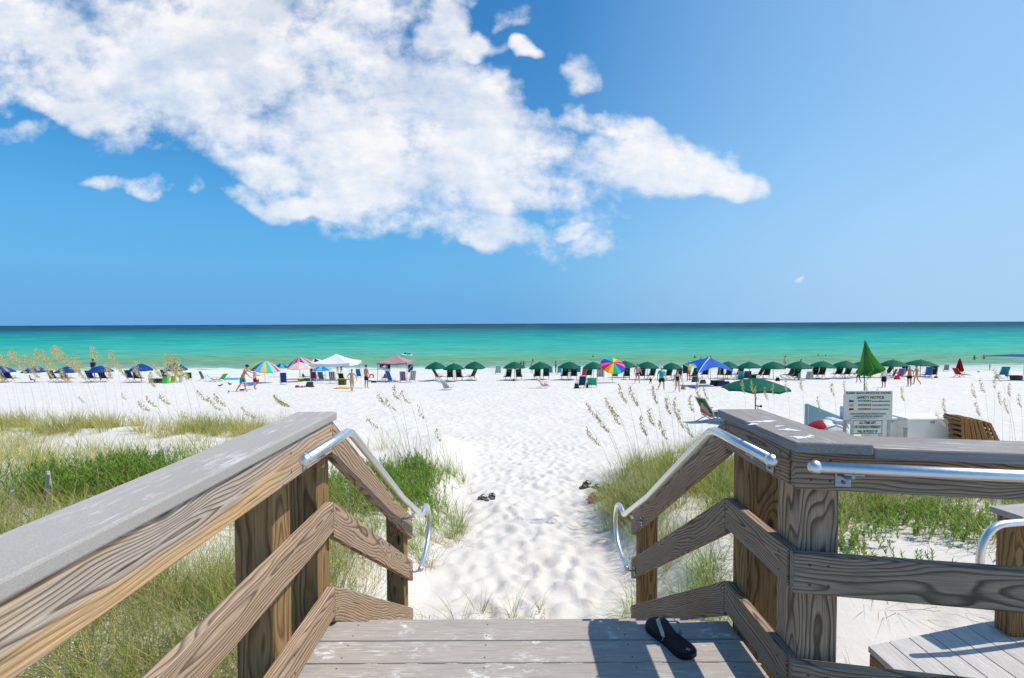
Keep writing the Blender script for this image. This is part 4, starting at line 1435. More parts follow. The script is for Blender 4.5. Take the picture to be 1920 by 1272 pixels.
Geo().sheet(hf, 8, 8, mfn=lambda i, j: 0 if (j < 5 and 0 < i) else 1).obj('cloth', [mat((0.02, 0.03, 0.03), 0.7), mat((0.7, 0.66, 0.66), 0.7)], hb)
g = Geo().ell((0.62, -0.05, -0.20), (0.14, 0.012, 0.10), 12, 6)
g.box((0.62, -0.05, -0.31), (0.14, 0.02, 0.05)).tube([(0.35, -0.05, -0.33), (0.9, -0.05, -0.18)], 0.022, 6).tube([(0.35, -0.05, -0.18), (0.9, -0.05, -0.34)], 0.022, 6)
g.obj('emblem', mat((0.72, 0.72, 0.70), 0.7), hb)
fa = at(765, 683, Y0 + 0.5)
h2b = thing('hanging_flag', 'narrow dark banner hanging from the side of the pink canopy', 'flag', fa)


def hf2(u, v):
    return (u * 0.45, -0.03 * math.sin(u * 5 + v * 4), -v * 0.8 - 0.05 * u)


Geo().sheet(hf2, 6, 8, mfn=lambda i, j: 1 if (i + j) % 5 == 0 else 0).obj('cloth', [mat((0.03, 0.06, 0.12), 0.7), mat((0.6, 0.62, 0.65), 0.7)], h2b)

# blue shade canopy
SH = mat((0.012, 0.10, 0.52), 0.5, var=0.1, scale=1.5, trans=0.18)
FY = 36.5
pf, pr_, plf, pb = at(1309, 701, FY), at(1378, 698, FY + 0.9), at(1280.5, 684.5, FY + 3.0), at(1350, 685, FY + 4.0)
pk = at(1331, 671.5, FY + 2.0)
cz = gz(pk.x, pk.y)
bt = thing('shade_canopy', 'royal blue sun shade with low swept corners and a pointed top', 'sun shade', (pk.x, pk.y, cz))
O = Vector(bt.location)
cs = [pf - O, pr_ - O, pb - O, plf - O]
g = Geo()
for i in range(4):
    A_, B_ = cs[i], cs[(i + 1) % 4]

    def fn(u, v, A_=A_, B_=B_):
        p = A_.lerp(B_, u)
        p = p.lerp(Vector((0, 0, (A_.z + B_.z) / 2)), 0.22 * math.sin(math.pi * u))
        p.z += 0.38 * math.sin(math.pi * u)
        q_ = p.lerp(pk - O, v)
        q_.z -= 0.10 * math.sin(math.pi * v) * math.sin(math.pi * u)
        q_.z += 0.10 * math.sin(math.pi * v)
        return q_
    g.sheet(fn, 10, 10)
g.obj('roof', SH, bt, smooth=False)
g = Geo()
for c in cs[:1]:
    pp = []
    for k_ in range(9):
        t = k_ / 8
        q_ = c.lerp(pk - O, t)
        q_.z += 0.03 + 0.10 * math.sin(math.pi * t)
        pp.append(q_)
    g.tube(pp, 0.028, 6)
g.obj('seam', mat((0.6, 0.68, 0.75), 0.6), bt)
for c in cs:
    wx, wy = c.x + O.x, c.y + O.y
    Geo().tube([(c.x, c.y, gz(wx, wy) - O.z - 0.1), (c.x, c.y, c.z)], 0.018, 8).obj('leg', POLE_W, bt)
Geo().tube([(0.2, 0.3, -0.1), (0.1, 0.2, (pk - O).z - 0.05)], 0.025, 8).obj('leg', POLE_W, bt)
cl_ = [plf - O, pf - O]


def drop(u, v):
    p = (plf - O).lerp(pf - O, u * 0.35)
    return (p.x, p.y + 0.03 * math.sin(9 * u), p.z + 0.05 - v * 0.75 * (1 - 0.4 * u))


Geo().sheet(drop, 5, 4).obj('side_flap', mat((0.012, 0.018, 0.04), 0.7), bt)
# dark blue canopy at the right edge
tY = 45.0
pts = [at(1848, 667, tY), at(1935, 664.5, tY + 1.5), at(1921, 678, tY - 1.0)]
cz = gz(pts[1].x, tY)
wt_ = thing('shade_canopy', 'navy blue sun shade cut by the edge of the picture above a teal chair', 'sun shade', (pts[1].x, tY, cz))
O = Vector(wt_.location)
q1, q2, q3 = [p - O for p in pts]
q4 = q2 + Vector((2.2, 0.5, -0.3))


def wing(u, v):
    p = q1.lerp(q2, u)
    dpt = 0.06 + 0.22 * u + 0.42 * max(0, u - 0.80) * 5 * max(0, u - 0.80) * 5
    return p + Vector((0, -1.6 * v * u, -dpt * v + 0.04 * math.sin(u * math.pi)))


Geo().sheet(wing, 14, 6).obj('roof', mat((0.02, 0.05, 0.26), 0.6, trans=0.15), wt_, solid=0.01)
Geo().sheet(lambda u, v: q2.lerp(q4, u) + Vector((0, 0.8 * v, -0.25 * v)), 4, 4).obj('roof', mat((0.02, 0.05, 0.26), 0.6, trans=0.15), wt_)
lx = at(1918, 700, tY - 0.8) - O
Geo().tube([(lx.x, lx.y, -0.1), (q3.x, q3.y, q3.z)], 0.03, 8).obj('leg', POLE_W, wt_)

# ------------------------------------------------------------------ low folding chairs
LA = dict(frame=LEGA, seat_h=0.22, back_h=0.62, recl=22, length=0.95, width=0.55)


def chair(label, px, py, tz, col, stripes=None, **k):
    a = dict(LA)
    a.update(k)
    return lounger(label, on_ground(px, py), R(tz), mat(col, 0.65, var=0.15, scale=7), name='beach_chair', cat='beach chair', stripes=mat(stripes, 0.65) if stripes else None, **a)


chair('grey green beach chair beside the blue and green loungers', 381, 714, -30, (0.10, 0.16, 0.16), back_h=0.8)
chair('blue beach chair next to the lime green lounger', 399, 716, -60, (0.01, 0.10, 0.42), recl=50)
chair('bright green folding lounger by the cyan raft', 416, 715, 70, (0.05, 0.45, 0.05), recl=45, back_h=0.75)
chair('dark folding chair behind the low railing of the cooler group', 354, 713, 30, (0.02, 0.06, 0.05))
chair('folded beach chair pack in blue black and yellow standing alone on the sand', 532, 722, 10, (0.03, 0.06, 0.30), stripes=(0.03, 0.03, 0.03), back_h=0.85, recl=10)
chair('maroon folding chair under the edge of the white canopy', 588, 717, 15, (0.18, 0.015, 0.04), back_h=0.7, seat_h=0.35)
chair('grey mesh folding chair in the middle of the white canopy', 603, 718, -10, (0.09, 0.09, 0.11), back_h=0.7, seat_h=0.35)
chair('dark maroon chair with a pale patch on its back under the white canopy', 624, 720, 5, (0.10, 0.02, 0.035), stripes=(0.45, 0.42, 0.42), back_h=0.8, seat_h=0.35)
chair('black folding chair between the maroon chair and the bikini woman', 641, 719, -10, (0.02, 0.02, 0.018), back_h=0.6, seat_h=0.35)
chair('blue upright beach chair behind the woman in the bikini', 673, 709, -5, (0.01, 0.13, 0.42), back_h=0.85)
chair('blue folding chair leaning back under the pink canopy', 732, 718, -30, (0.02, 0.09, 0.42), back_h=0.95, recl=24)
chair('brown folding chair behind the blue one under the pink canopy', 722, 713, 40, (0.16, 0.07, 0.04), recl=40)
chair('blue and red patterned beach chair in the middle of the pink canopy', 756, 718, 4, (0.05, 0.06, 0.36), stripes=(0.50, 0.12, 0.06), back_h=0.9)
chair('pale striped beach chair by the side pole of the pink canopy', 773, 717, 28, (0.50, 0.50, 0.55), stripes=(0.12, 0.12, 0.25), back_h=0.95)
chair('light grey beach chair standing alone in front of the green parasols', 838, 732, -38, (0.42, 0.42, 0.38), seat_h=0.2, back_h=0.66, recl=40, stripes=(0.55, 0.55, 0.5))
chair('bright green and white beach chair near the water', 934, 702, 12, (0.01, 0.30, 0.16), stripes=(0.5, 0.6, 0.55), back_h=0.95, width=0.75)
chair('sky blue beach chair behind the row near the standing woman', 1032, 702, 0, (0.04, 0.25, 0.45), back_h=0.8)
chair('teal beach chair beside the standing woman at the water', 1049, 702, 0, (0.02, 0.36, 0.42), back_h=0.9)
chair('purple beach chair beyond the sixth green parasol', 1068, 701, 0, (0.14, 0.10, 0.40), back_h=0.9)
chair('violet blue beach chair beyond the row beside the purple one', 1084, 701, 0, (0.10, 0.09, 0.36), back_h=0.9, width=0.65)
chair('red beach chair beyond the seventh green parasol', 1095, 708, 10, (0.42, 0.03, 0.09), back_h=0.8)
chair('plaid grey lounger under the seventh green parasol', 1126, 713, -10, (0.16, 0.16, 0.20), stripes=(0.42, 0.42, 0.45), back_h=1.0, seat_h=0.35, width=0.7)
chair('grey lounger behind the rainbow parasol', 1153, 712, -6, (0.10, 0.10, 0.12), back_h=0.9, seat_h=0.35)
chair('hot pink reclining chair of the sunbather in the open sand', 1017, 728, -82, (0.62, 0.03, 0.17), seat_h=0.25, back_h=0.75, recl=42)
chair('navy chair back beside the emerald green chair', 1091, 728, 8, (0.015, 0.03, 0.08), back_h=0.72)
chair('emerald green folding chair in the open sand in front of the row', 1110, 727, -8, (0.01, 0.42, 0.19), back_h=0.55, seat_h=0.2, width=0.7)
chair('red lounger beside the furled red parasol', 1797, 708, -75, (0.42, 0.015, 0.03), frame=LEGW, seat_h=0.33, length=1.5, back_h=0.8, recl=40)
chair('small grey striped chair near the water by the red lounger', 1774, 697, -25, (0.08, 0.10, 0.11), stripes=(0.35, 0.38, 0.4), back_h=0.75)
chair('teal blue chair holding a sunbather under the navy sun shade', 1881, 709, -6, (0.01, 0.24, 0.34), back_h=0.85, seat_h=0.33, width=0.8)
chair('red folding chair under the eighteenth green parasol', 1674, 711, 30, (0.36, 0.02, 0.05), back_h=0.7, seat_h=0.3)
chair('red and blue beach chair beside the man in black trunks', 1688, 711, -10, (0.40, 0.03, 0.04), stripes=(0.02, 0.10, 0.40), back_h=0.75, seat_h=0.3)
chair('blue sling lounger at the far end of the green row', 1740, 710, -20, (0.02, 0.09, 0.36), frame=LEGW, seat_h=0.36, back_h=0.85, length=1.3)
chair('teal reclining chair near the blue sun shade leg', 1388, 712, 0, (0.03, 0.36, 0.32), back_h=0.6)
# the green sling chair in the sand beside the corner rail
sc_ = on_ground(1330, 792)
chair('bottle green sling chair of the sunbather close to the boardwalk', 1330, 792, -70, (0.01, 0.17, 0.07), back_h=0.74, recl=34, seat_h=0.26, length=0.9)

# ------------------------------------------------------------------ people
P_ = on_ground


def H_at(px, pyf, pyh):
    b_ = on_ground(px, pyf)
    return b_, (at(px, pyh, b_.y).z - b_.z)


def man(label, px, pyf, pyh, rz, **k):
    b_, h_ = H_at(px, pyf, pyh)
    return person(label, b_, R(rz), height=h_ / (0.80 if k.get('pose') == 'lean' else 1.0), **k)


man('person in teal swim shorts and dark cap bending forward as he walks', 455, 735, 692.5, -78, pose='lean', skin='tan', bottom=((0.01, 0.22, 0.22), 'long'), hat=(0.03, 0.04, 0.09), bulk=1.05, lean=-16,
    arms=[((0.0, 0.22, -0.16), (0.02, 0.44, -0.22)), ((0.0, 0.10, -0.24), (0.0, 0.30, -0.42))])
man('person in maroon cap and dark shorts holding something in front of him', 478, 730, 689, -80, pose='stand', skin='red', bottom=((0.06, 0.02, 0.03), 'long'), hat=(0.30, 0.03, 0.05), bulk=1.05,
    arms=[((-0.05, 0.0, -0.27), (-0.05, 0.25, -0.30)), ((0.05, 0.05, -0.26), (0.05, 0.30, -0.28))])
man('woman in a pale patterned bikini standing with her back turned', 660, 735, 692, 8, pose='walk', skin='tan', hair=(0.28, 0.17, 0.08), bikini=(0.62, 0.45, 0.42), bulk=1.02,
    arms=[((-0.16, -0.02, -0.20), (-0.10, 0.10, -0.40)), ((0.14, -0.02, -0.22), (0.17, 0.05, -0.46))])
man('shirtless person in navy shorts standing beside the white canopy', 687, 728, 684, -30, pose='stand', skin='red', hair=(0.04, 0.03, 0.02), bottom=((0.02, 0.03, 0.10), 'long'))
man('person in orange red swimwear at the water behind the white canopy', 633, 701, 683, 0, pose='stand', skin='red', hair=(0.2, 0.1, 0.05), top=(0.75, 0.22, 0.14), bulk=0.9)
man('person in a navy top and green shorts at the water behind the white canopy', 640, 701, 682, 0, pose='stand', skin='tan', top=(0.03, 0.05, 0.25), bottom=((0.06, 0.15, 0.05), 'long'), bulk=0.9)
man('dark haired person standing in shade at the corner of the white canopy', 584, 709, 688, 10, pose='stand', skin='brown', top=(0.03, 0.02, 0.025), long_hair=True)
man('person in dark clothes sitting behind the pink parasol pole', 569, 711, 694, -10, pose='sit', skin='brown', top=(0.04, 0.045, 0.05))
man('person in hot pink sitting at the front of the white canopy', 593, 714, 697, 20, pose='sit', skin='tan', top=(0.62, 0.04, 0.20), bottom=((0.25, 0.02, 0.10), 'mid'))
man('person standing dark against the water beyond the blue parasols', 175, 708, 673, 0, pose='stand', skin='brown', top=(0.02, 0.03, 0.10), bottom=((0.02, 0.03, 0.1), 'mid'))
man('sunburnt person sitting on the sand under a blue parasol', 58, 717, 698, -40, pose='sit', skin='light', bottom=((0.4, 0.1, 0.12), 'mid'))
man('person standing at the edge of the water between two green parasols', 1042, 700, 677, -75, pose='stand', skin='brown', hair=(0.05, 0.03, 0.02), bikini=(0.03, 0.05, 0.04), bulk=0.95)
man('sunbather in a dark bikini reclining on the hot pink chair', 1026, 728.5, 711.5, -84, pose='recline', skin='red', hair=(0.12, 0.05, 0.03), bikini=(0.02, 0.02, 0.02), bulk=0.92)
man('shirtless heavy person in black trunks among the green parasols', 1195, 719, 682.5, 185, pose='walk', skin='light', hair=(0.12, 0.1, 0.09), bottom=((0.012, 0.012, 0.015), 'short'), bulk=1.25)
man('person in a bright teal shirt and navy shorts walking back up the beach', 1240, 732, 687, 190, pose='walk', skin='light', hair=None, hat=(0.65, 0.67, 0.72), top=(0.01, 0.36, 0.42), bottom=((0.03, 0.035, 0.07), 'long'), bulk=1.22)
man('woman in a navy swimsuit walking up the beach with a wicker bag', 1270, 735, 695, 175, pose='walk', skin='light', hair=(0.25, 0.15, 0.08), onepiece=(0.02, 0.03, 0.075), bulk=1.18,
    arms=[((-0.09, -0.02, -0.25), (-0.13, 0.03, -0.47)), ((0.10, 0.0, -0.25), (0.15, 0.06, -0.47))])
man('person in orange shorts with head hidden behind the blue sun shade', 1291, 715, 677, 10, pose='stand', skin='red', hair=(0.45, 0.5, 0.05), top=(0.60, 0.65, 0.10), bottom=((0.80, 0.16, 0.01), 'long'))
man('dark clothed person sitting beside the lounger of the ninth parasol', 1220, 720, 702, 160, pose='sit', skin='brown', top=(0.02, 0.025, 0.03), bottom=((0.5, 0.2, 0.1), 'mid'))
man('person in a blue cap sitting low behind the emerald chair', 1108, 725, 703, 0, pose='sit', skin='tan', hair=None, hat=(0.01, 0.06, 0.35), top=(0.02, 0.03, 0.10))
man('person in black trunks standing in the shallows', 1472, 693, 667, 30, pose='stand', skin='light', hair=(0.08, 0.05, 0.03), bottom=((0.015, 0.015, 0.018), 'short'))
man('person with white top and long black skirt seen from behind', 1657, 727, 689, 5, pose='stand', skin='light', hair=(0.16, 0.09, 0.05), top=(0.70, 0.70, 0.72), dress=(0.018, 0.018, 0.024), bulk=1.12)
man('shirtless person in black shorts and white cap seen from behind', 1705, 725, 685, 2, pose='stand', skin='tan', hair=None, hat=(0.65, 0.66, 0.7), bottom=((0.012, 0.012, 0.014), 'mid'), bulk=1.1,
    arms=[((-0.17, 0.0, -0.21), (-0.30, 0.05, -0.42)), ((0.15, 0.0, -0.22), (0.20, 0.05, -0.46))])
man('person in yellow shorts and blue cap beside the shirtless man', 1719, 721, 685.5, 20, pose='walk', skin='tan', hair=None, hat=(0.03, 0.12, 0.40), bottom=((0.75, 0.45, 0.02), 'mid'),
    arms=[((-0.15, 0.05, -0.2), (-0.05, 0.16, -0.33)), ((0.20, 0.0, -0.18), (0.08, 0.15, -0.28))])
man('person in dark blue standing behind the green flag', 1610, 718, 689, 0, pose='walk', skin='brown', top=(0.02, 0.05, 0.12), bottom=((0.02, 0.04, 0.08), 'mid'))
man('child crouching at the water near the navy sun shade', 1856, 694, 682, 60, pose='stand', skin='brown', hair=(0.04, 0.03, 0.02), bottom=((0.08, 0.1, 0.12), 'mid'))
man('sunbather sitting in the teal chair under the navy sun shade', 1887, 710, 686, -70, pose='sit', skin='brown', hat=(0.02, 0.12, 0.15), top=(0.02, 0.16, 0.20), bottom=((0.1, 0.1, 0.09), 'mid'))
man('sunbather lying on a lounger near the thirteenth green parasol', 1466, 711, 698, -75, pose='recline', skin='red', bottom=((0.25, 0.1, 0.2), 'mid'))
man('person sitting in the shade beside the towel draped lounger', 1495, 712, 693, 10, pose='sit', skin='brown', top=(0.03, 0.07, 0.05), bottom=((0.2, 0.08, 0.05), 'mid'))
man('sunbather sitting near the furled flag with a red towel', 1632, 711, 694, 10, pose='sit', skin='red', top=(0.5, 0.05, 0.06), bottom=((0.02, 0.15, 0.3), 'mid'))
man('person sitting under the eighteenth green parasol', 1688, 704, 687, 10, pose='sit', skin='brown', top=(0.06, 0.06, 0.07))
man('person lying on the sand beyond the fourth green parasol', 950, 703, 694, -86, pose='recline', skin='red', bottom=((0.3, 0.1, 0.1), 'mid'))
man('person in dark shorts standing beyond the fourth green parasol', 975, 700, 681, 0, pose='stand', skin='tan', bottom=((0.02, 0.02, 0.03), 'long'))
man('person standing beyond the fifth green parasol nearer the pink tent', 997, 700, 680, 0, pose='stand', skin='tan', bottom=((0.3, 0.3, 0.32), 'mid'))
man('person in dark trunks standing beyond the fifth green parasol', 1012, 702, 681, 0, pose='stand', skin='brown', bottom=((0.02, 0.02, 0.03), 'long'))
# close sunbather
cb = on_ground(1332, 792)
person('sunbather with brown hair reclining in the bottle green sling chair', (cb.x, cb.y, cb.z - 0.12), R(-74), height=1.6, pose='recline', skin='red', hair=(0.16, 0.07, 0.035), bikini=(0.25, 0.08, 0.07), bulk=0.9)
# bathers out in the sea: stand on the bottom, the water hides the rest
SWM = [(999, 673, 678, 'bather far out beyond the fifth green parasol'), (977, 676.5, 686, 'pair member wading beyond the fourth green parasol, nearer the tent'), (982, 676.5, 686, 'wading bather beyond the fourth green parasol, farther from the tent'),
       (1112, 665, 669.5, 'swimmer on a dark float beyond the seventh green parasol'), (1303, 666, 671.5, 'bather standing waist deep beyond the orange shorts man'), (1314, 670.5, 674, 'bather with only head above water left of the blue shade top'.replace('left of', 'beside')),
       (1326, 668, 673, 'bather just beyond the blue shade top, first of two'), (1332, 667.5, 673, 'bather just beyond the blue shade top, second of two'), (1502, 673, 681, 'bather whose head shows above the fourteenth green parasol'),
       (1534, 664.5, 667.5, 'head of a swimmer beyond the fifteenth green parasol'), (1548, 665, 667.5, 'head of a far swimmer beyond the gap after the fifteenth parasol'), (1827, 666, 675, 'dark bather standing in the shallows near the navy shade tip'),
       (1845, 664, 673, 'bather in a white cap beside the navy shade tip'), (1132, 672, 684, 'pale hatted bather wading behind the rainbow parasol')]
for px, pyh, pyw, lab in SWM:
    d_ = ray(px, pyw)
    t_ = -E / d_.z
    wx, wy = d_.x * t_, d_.y * t_
    wy = min(wy, 170)
    wx = d_.x / d_.y * wy
    topz = at(px, pyh, wy).z
    topz = max(topz, 0.28)
    cap_ = (0.7, 0.6, 0.45) if 'pale hatted' in lab else ((0.7, 0.7, 0.72) if 'white cap' in lab else None)
    person(lab, (wx, wy, topz - 1.70), R(rnd.uniform(-180, 180)), height=1.7, pose='stand', skin='brown' if cap_ is None else 'red', hat=cap_, bottom=((0.02, 0.02, 0.03), 'mid'), top=(0.6, 0.5, 0.35) if 'pale hatted' in lab else None,
           arms=[((-0.15, 0.1, -0.2), (-0.2, 0.28, -0.30)), ((0.15, 0.1, -0.2), (0.2, 0.28, -0.30))], group='bathers in the sea')

# __VEG__
# ------------------------------------------------------------------ grass and sea oats


def grass_mat(name, cols, tr=0.45, tipc=None):
    m, nt, b = newmat(name)
    isl = nt.new('ShaderNodeNewGeometry').outputs['Random Per Island']
    n = len(cols)
    col = nt.ramp(isl, [(i / max(1, n - 1), c) for i, c in enumerate(cols)])
    nt.set(b, 'Base Color', col)
    nt.set(b, 'Roughness', 0.6)
    nt.set(b, 'Specular IOR Level', 0.25)
    t = nt.new('ShaderNodeBsdfTranslucent', {'Color': col})
    ms = nt.new('ShaderNodeMixShader', {0: tr, 1: b.outputs[0], 2: t.outputs[0]})
    nt.l.new(ms.outputs[0], m.node_tree.nodes['Material Output'].inputs[0])
    return m


GM_MIX = grass_mat('dune_grass', [(0.16, 0.27, 0.03), (0.26, 0.38, 0.05), (0.44, 0.42, 0.12), (0.56, 0.49, 0.18), (0.14, 0.24, 0.03), (0.64, 0.52, 0.25), (0.30, 0.40, 0.06)])
GM_GREEN = grass_mat('green_grass', [(0.13, 0.23, 0.02), (0.22, 0.36, 0.035), (0.32, 0.43, 0.07), (0.44, 0.46, 0.12), (0.16, 0.27, 0.03), (0.56, 0.48, 0.20)])
GM_YEL = grass_mat('yellowing_grass', [(0.56, 0.50, 0.14), (0.42, 0.43, 0.10), (0.64, 0.54, 0.19), (0.28, 0.34, 0.07), (0.70, 0.58, 0.28), (0.48, 0.48, 0.12)])
GM_LEAF = grass_mat('bright_green_leaves', [(0.09, 0.20, 0.02), (0.17, 0.33, 0.035), (0.25, 0.40, 0.055), (0.12, 0.24, 0.025), (0.36, 0.46, 0.09), (0.40, 0.40, 0.14)])
GM_DEAD = grass_mat('dead_brown_grass', [(0.30, 0.20, 0.10), (0.44, 0.31, 0.16), (0.52, 0.42, 0.26), (0.22, 0.14, 0.07)], 0.2)
OATS = grass_mat('sea_oat_seed_heads', [(0.72, 0.58, 0.24), (0.82, 0.70, 0.36), (0.60, 0.45, 0.18), (0.78, 0.68, 0.28), (0.85, 0.77, 0.48)], 0.35)
STALK = grass_mat('sea_oat_stalks', [(0.40, 0.34, 0.15), (0.32, 0.32, 0.12)], 0.2)


def blades(P0, L, az, tilt, bend, wid, wind=(-0.12, -0.02), seg=4):
    """P0 (n,3) roots. Curved tapering blades; returns vertices and triangles"""
    n = len(P0)
    ts = np.linspace(0, 1, seg + 1)
    dirx, diry = np.cos(az), np.sin(az)
    V = np.zeros((n, 2 * seg + 1, 3))
    sxv, syv = -diry, dirx
    tw = rng.uniform(-0.7, 0.7, n)
    cw, sw = np.cos(tw), np.sin(tw)
    sxv, syv = sxv * cw - syv * sw, sxv * sw + syv * cw
    for i, t in enumerate(ts):
        a = tilt + bend * t * 0.5
        hor = L * t * np.sin(a)
        ver = L * t * np.cos(a)
        cx_ = P0[:, 0] + dirx * hor + wind[0] * L * t * t
        cy_ = P0[:, 1] + diry * hor + wind[1] * L * t * t
        cz_ = P0[:, 2] + ver
        if i < seg:
            w = wid * (1 - t) ** 0.6 * 0.5
            V[:, 2 * i] = np.stack([cx_ - sxv * w, cy_ - syv * w, cz_], -1)
            V[:, 2 * i + 1] = np.stack([cx_ + sxv * w, cy_ + syv * w, cz_], -1)
        else:
            V[:, 2 * seg] = np.stack([cx_, cy_, cz_], -1)
    tri = []
    for i in range(seg - 1):
        a = 2 * i
        tri += [(a, a + 1, a + 3), (a, a + 3, a + 2)]
    a = 2 * (seg - 1)
    tri.append((a, a + 1, a + 2))
    T = np.array(tri)[None] + (np.arange(n) * (2 * seg + 1))[:, None, None]
    return V.reshape(-1, 3), T.reshape(-1, 3)


def tuft_field(name, label, m, centres, per, spread, L0, L1, wid, tilt0=0.05, tilt1=0.7, bend=1.1, wind=(-0.15, -0.03), stuff=True):
    """centres (k,2)"""
    k = len(centres)
    c = np.repeat(np.asarray(centres), per, axis=0)
    n = len(c)
    r = np.abs(rng.normal(0, spread, n))
    a0 = rng.uniform(0, 2 * np.pi, n)
    x, y = c[:, 0] + r * np.cos(a0), c[:, 1] + r * np.sin(a0)
    keep = ~((y < 2.5) & (x > -1.03) & (x < 1.25)) & ~((y < 4.0) & (y > 2.2) & (x > -0.8) & (x < 0.95))
    x, y, a0 = x[keep], y[keep], a0[keep]
    n = len(x)
    z = G(x, y) - 0.01
    az = a0 + rng.normal(0, 0.7, n)
    sc = np.repeat(rng.uniform(0.7, 1.15, k), per)[keep]
    L = rng.uniform(L0, L1, n) * sc
    V, T = blades(np.stack([x, y, z], -1), L, az, rng.uniform(tilt0, tilt1, n), rng.uniform(0.2, bend, n), wid * rng.uniform(0.7, 1.3, n), wind)
    o = raw_mesh(name, V, T, m)
    if stuff:
        tag(o, label, name.replace('_', ' '), kind='stuff')
    return o


def pts_px(lst):
    """ground points under photo points"""
    return [(q.x, q.y) for q in (on_ground(px, py) for px, py in lst)]


def scatter(x0, x1, y0, y1, n, f=None):
    out_ = []
    while len(out_) < n:
        x, y = rnd.uniform(x0, x1), rnd.uniform(y0, y1)
        if f is None or f(x, y) > rnd.random():
            out_.append((x, y))
    return out_


# close to the deck, behind and below the sunlit railing
tuft_field('long_grass', 'long fine green grass growing beside the deck behind the tan railing', GM_MIX, scatter(-4.6, -1.2, 1.0, 4.2, 160), 60, 0.14, 0.30, 0.75, 0.0052, wind=(-0.05, 0.0), bend=1.6)
tuft_field('dry_grass', 'straw coloured grass mixed into the green beside the deck', GM_YEL, scatter(-4.8, -1.3, 1.2, 4.6, 150), 46, 0.15, 0.30, 0.65, 0.0042, bend=1.5)
tuft_field('long_grass', 'mixed green dune grass spreading over the dune beside the stairs', GM_MIX, scatter(-7.2, -1.5, 3.6, 6.4, 190, lambda x, y: 1.0 if x < -2.0 else 0.35), 60, 0.14, 0.25, 0.62, 0.0055, bend=1.5)


def leafy(name, label, centres, hmax=0.36, per=26, sp=0.16):
    """low shrubby plants: many upright stems set with small leaves"""
    Vs, Ts, off = [], [], 0
    st = []
    for cx, cy in centres:
        for _ in range(per):
            st.append((cx + rnd.gauss(0, sp), cy + rnd.gauss(0, sp), rnd.uniform(0.5, 1.0) * hmax, rnd.uniform(-0.5, 0.3), rnd.uniform(-0.3, 0.3)))
    st = np.array(st)
    keep = ~((st[:, 1] < 4.2) & (st[:, 0] > -0.85) & (st[:, 0] < 1.2))
    st = st[keep]
    nl = 20
    n = len(st)
    t = np.tile(np.linspace(0.25, 1.0, nl), n)
    s_ = np.repeat(st, nl, axis=0)
    x = s_[:, 0] + s_[:, 3] * s_[:, 2] * t
    y = s_[:, 1] + s_[:, 4] * s_[:, 2] * t
    z = G(s_[:, 0], s_[:, 1]) + s_[:, 2] * t
    az = rng.uniform(0, 2 * np.pi, n * nl)
    V, T = blades(np.stack([x, y, z], -1), rng.uniform(0.035, 0.075, n * nl), az, rng.uniform(0.4, 1.1, n * nl), np.full(n * nl, 0.3), np.full(n * nl, 0.011), (0, 0), seg=2)
    o = raw_mesh(name, V, T, GM_LEAF)
    tag(o, label, 'ground cover', kind='stuff')
    V, T = blades(np.stack([st[:, 0], st[:, 1], G(st[:, 0], st[:, 1])], -1), st[:, 2], np.zeros(n), np.zeros(n), np.zeros(n), np.full(n, 0.006), (0, 0))
    return o


leafy('leafy_ground_cover', 'bright green leafy ground cover on the dune behind the grey cap', scatter(-6.6, -2.6, 5.2, 7.4, 90, lambda x, y: max(0.0, 1 - ((x + 4.2) / 1.8) ** 2 - ((y - 6.3 - 0.25 * (x + 4.2)) / 0.75) ** 2)))
leafy('leafy_ground_cover', 'bright green leafy plants behind the foot of the stair railing', scatter(-2.6, -1.25, 6.2, 8.6, 42), hmax=0.32)
leafy('leafy_ground_cover', 'low green weeds nearest the deck corner behind the post', scatter(2.6, 5.6, 4.4, 6.2, 36, lambda x, y: 0.15 + 0.85 * (math.sin(x * 3.1 + 2 * y) > 0.0)), hmax=0.2, per=14, sp=0.16)
leafy('leafy_ground_cover', 'green leafy weeds with sand between them behind the corner post', scatter(2.6, 7.5, 4.9, 7.2, 48, lambda x, y: 0.25 + 0.75 * (math.sin(x * 2.1 + y) > -0.3)), hmax=0.24, per=16, sp=0.17)
# the dune crest
tuft_field('dune_crest_grass', 'yellow green grass clumps along the crest of the dune', GM_YEL, scatter(-12.5, -4.9, 9.3, 11.0, 74, lambda x, y: 0.3 + 0.7 * (math.sin(x * 2.7) > 0.1)), 62, 0.13, 0.22, 0.62, 0.008)
tuft_field('dune_crest_grass', 'green bases of the sea oats along the crest of the dune', GM_MIX, scatter(-12.5, -5.2, 9.6, 10.8, 34, lambda x, y: 0.06 + 0.94 * (math.sin(x * 2.7) > 0.1)), 60, 0.10, 0.2, 0.55, 0.008)
tuft_field('dune_grass', 'thin yellow grass over the sandy slope of the dune', GM_YEL, scatter(-10.5, -3.8, 6.4, 9.4, 95, lambda x, y: (1.0 if x < -6.0 else 0.25) * (1.0 if y < 8.0 or x < -8.5 else 0.35)), 36, 0.17, 0.22, 0.6, 0.0065)
tuft_field('dune_grass', 'scattered green grass over the sandy slope of the dune', GM_GREEN, scatter(-10.0, -4.2, 5.4, 7.8, 45), 40, 0.14, 0.25, 0.55, 0.0065)
tuft_field('dune_grass', 'dry sparse grass on the dune end next to the open beach', GM_YEL, scatter(-5.6, -2.6, 8.6, 10.4, 16), 26, 0.14, 0.3, 0.8, 0.005)
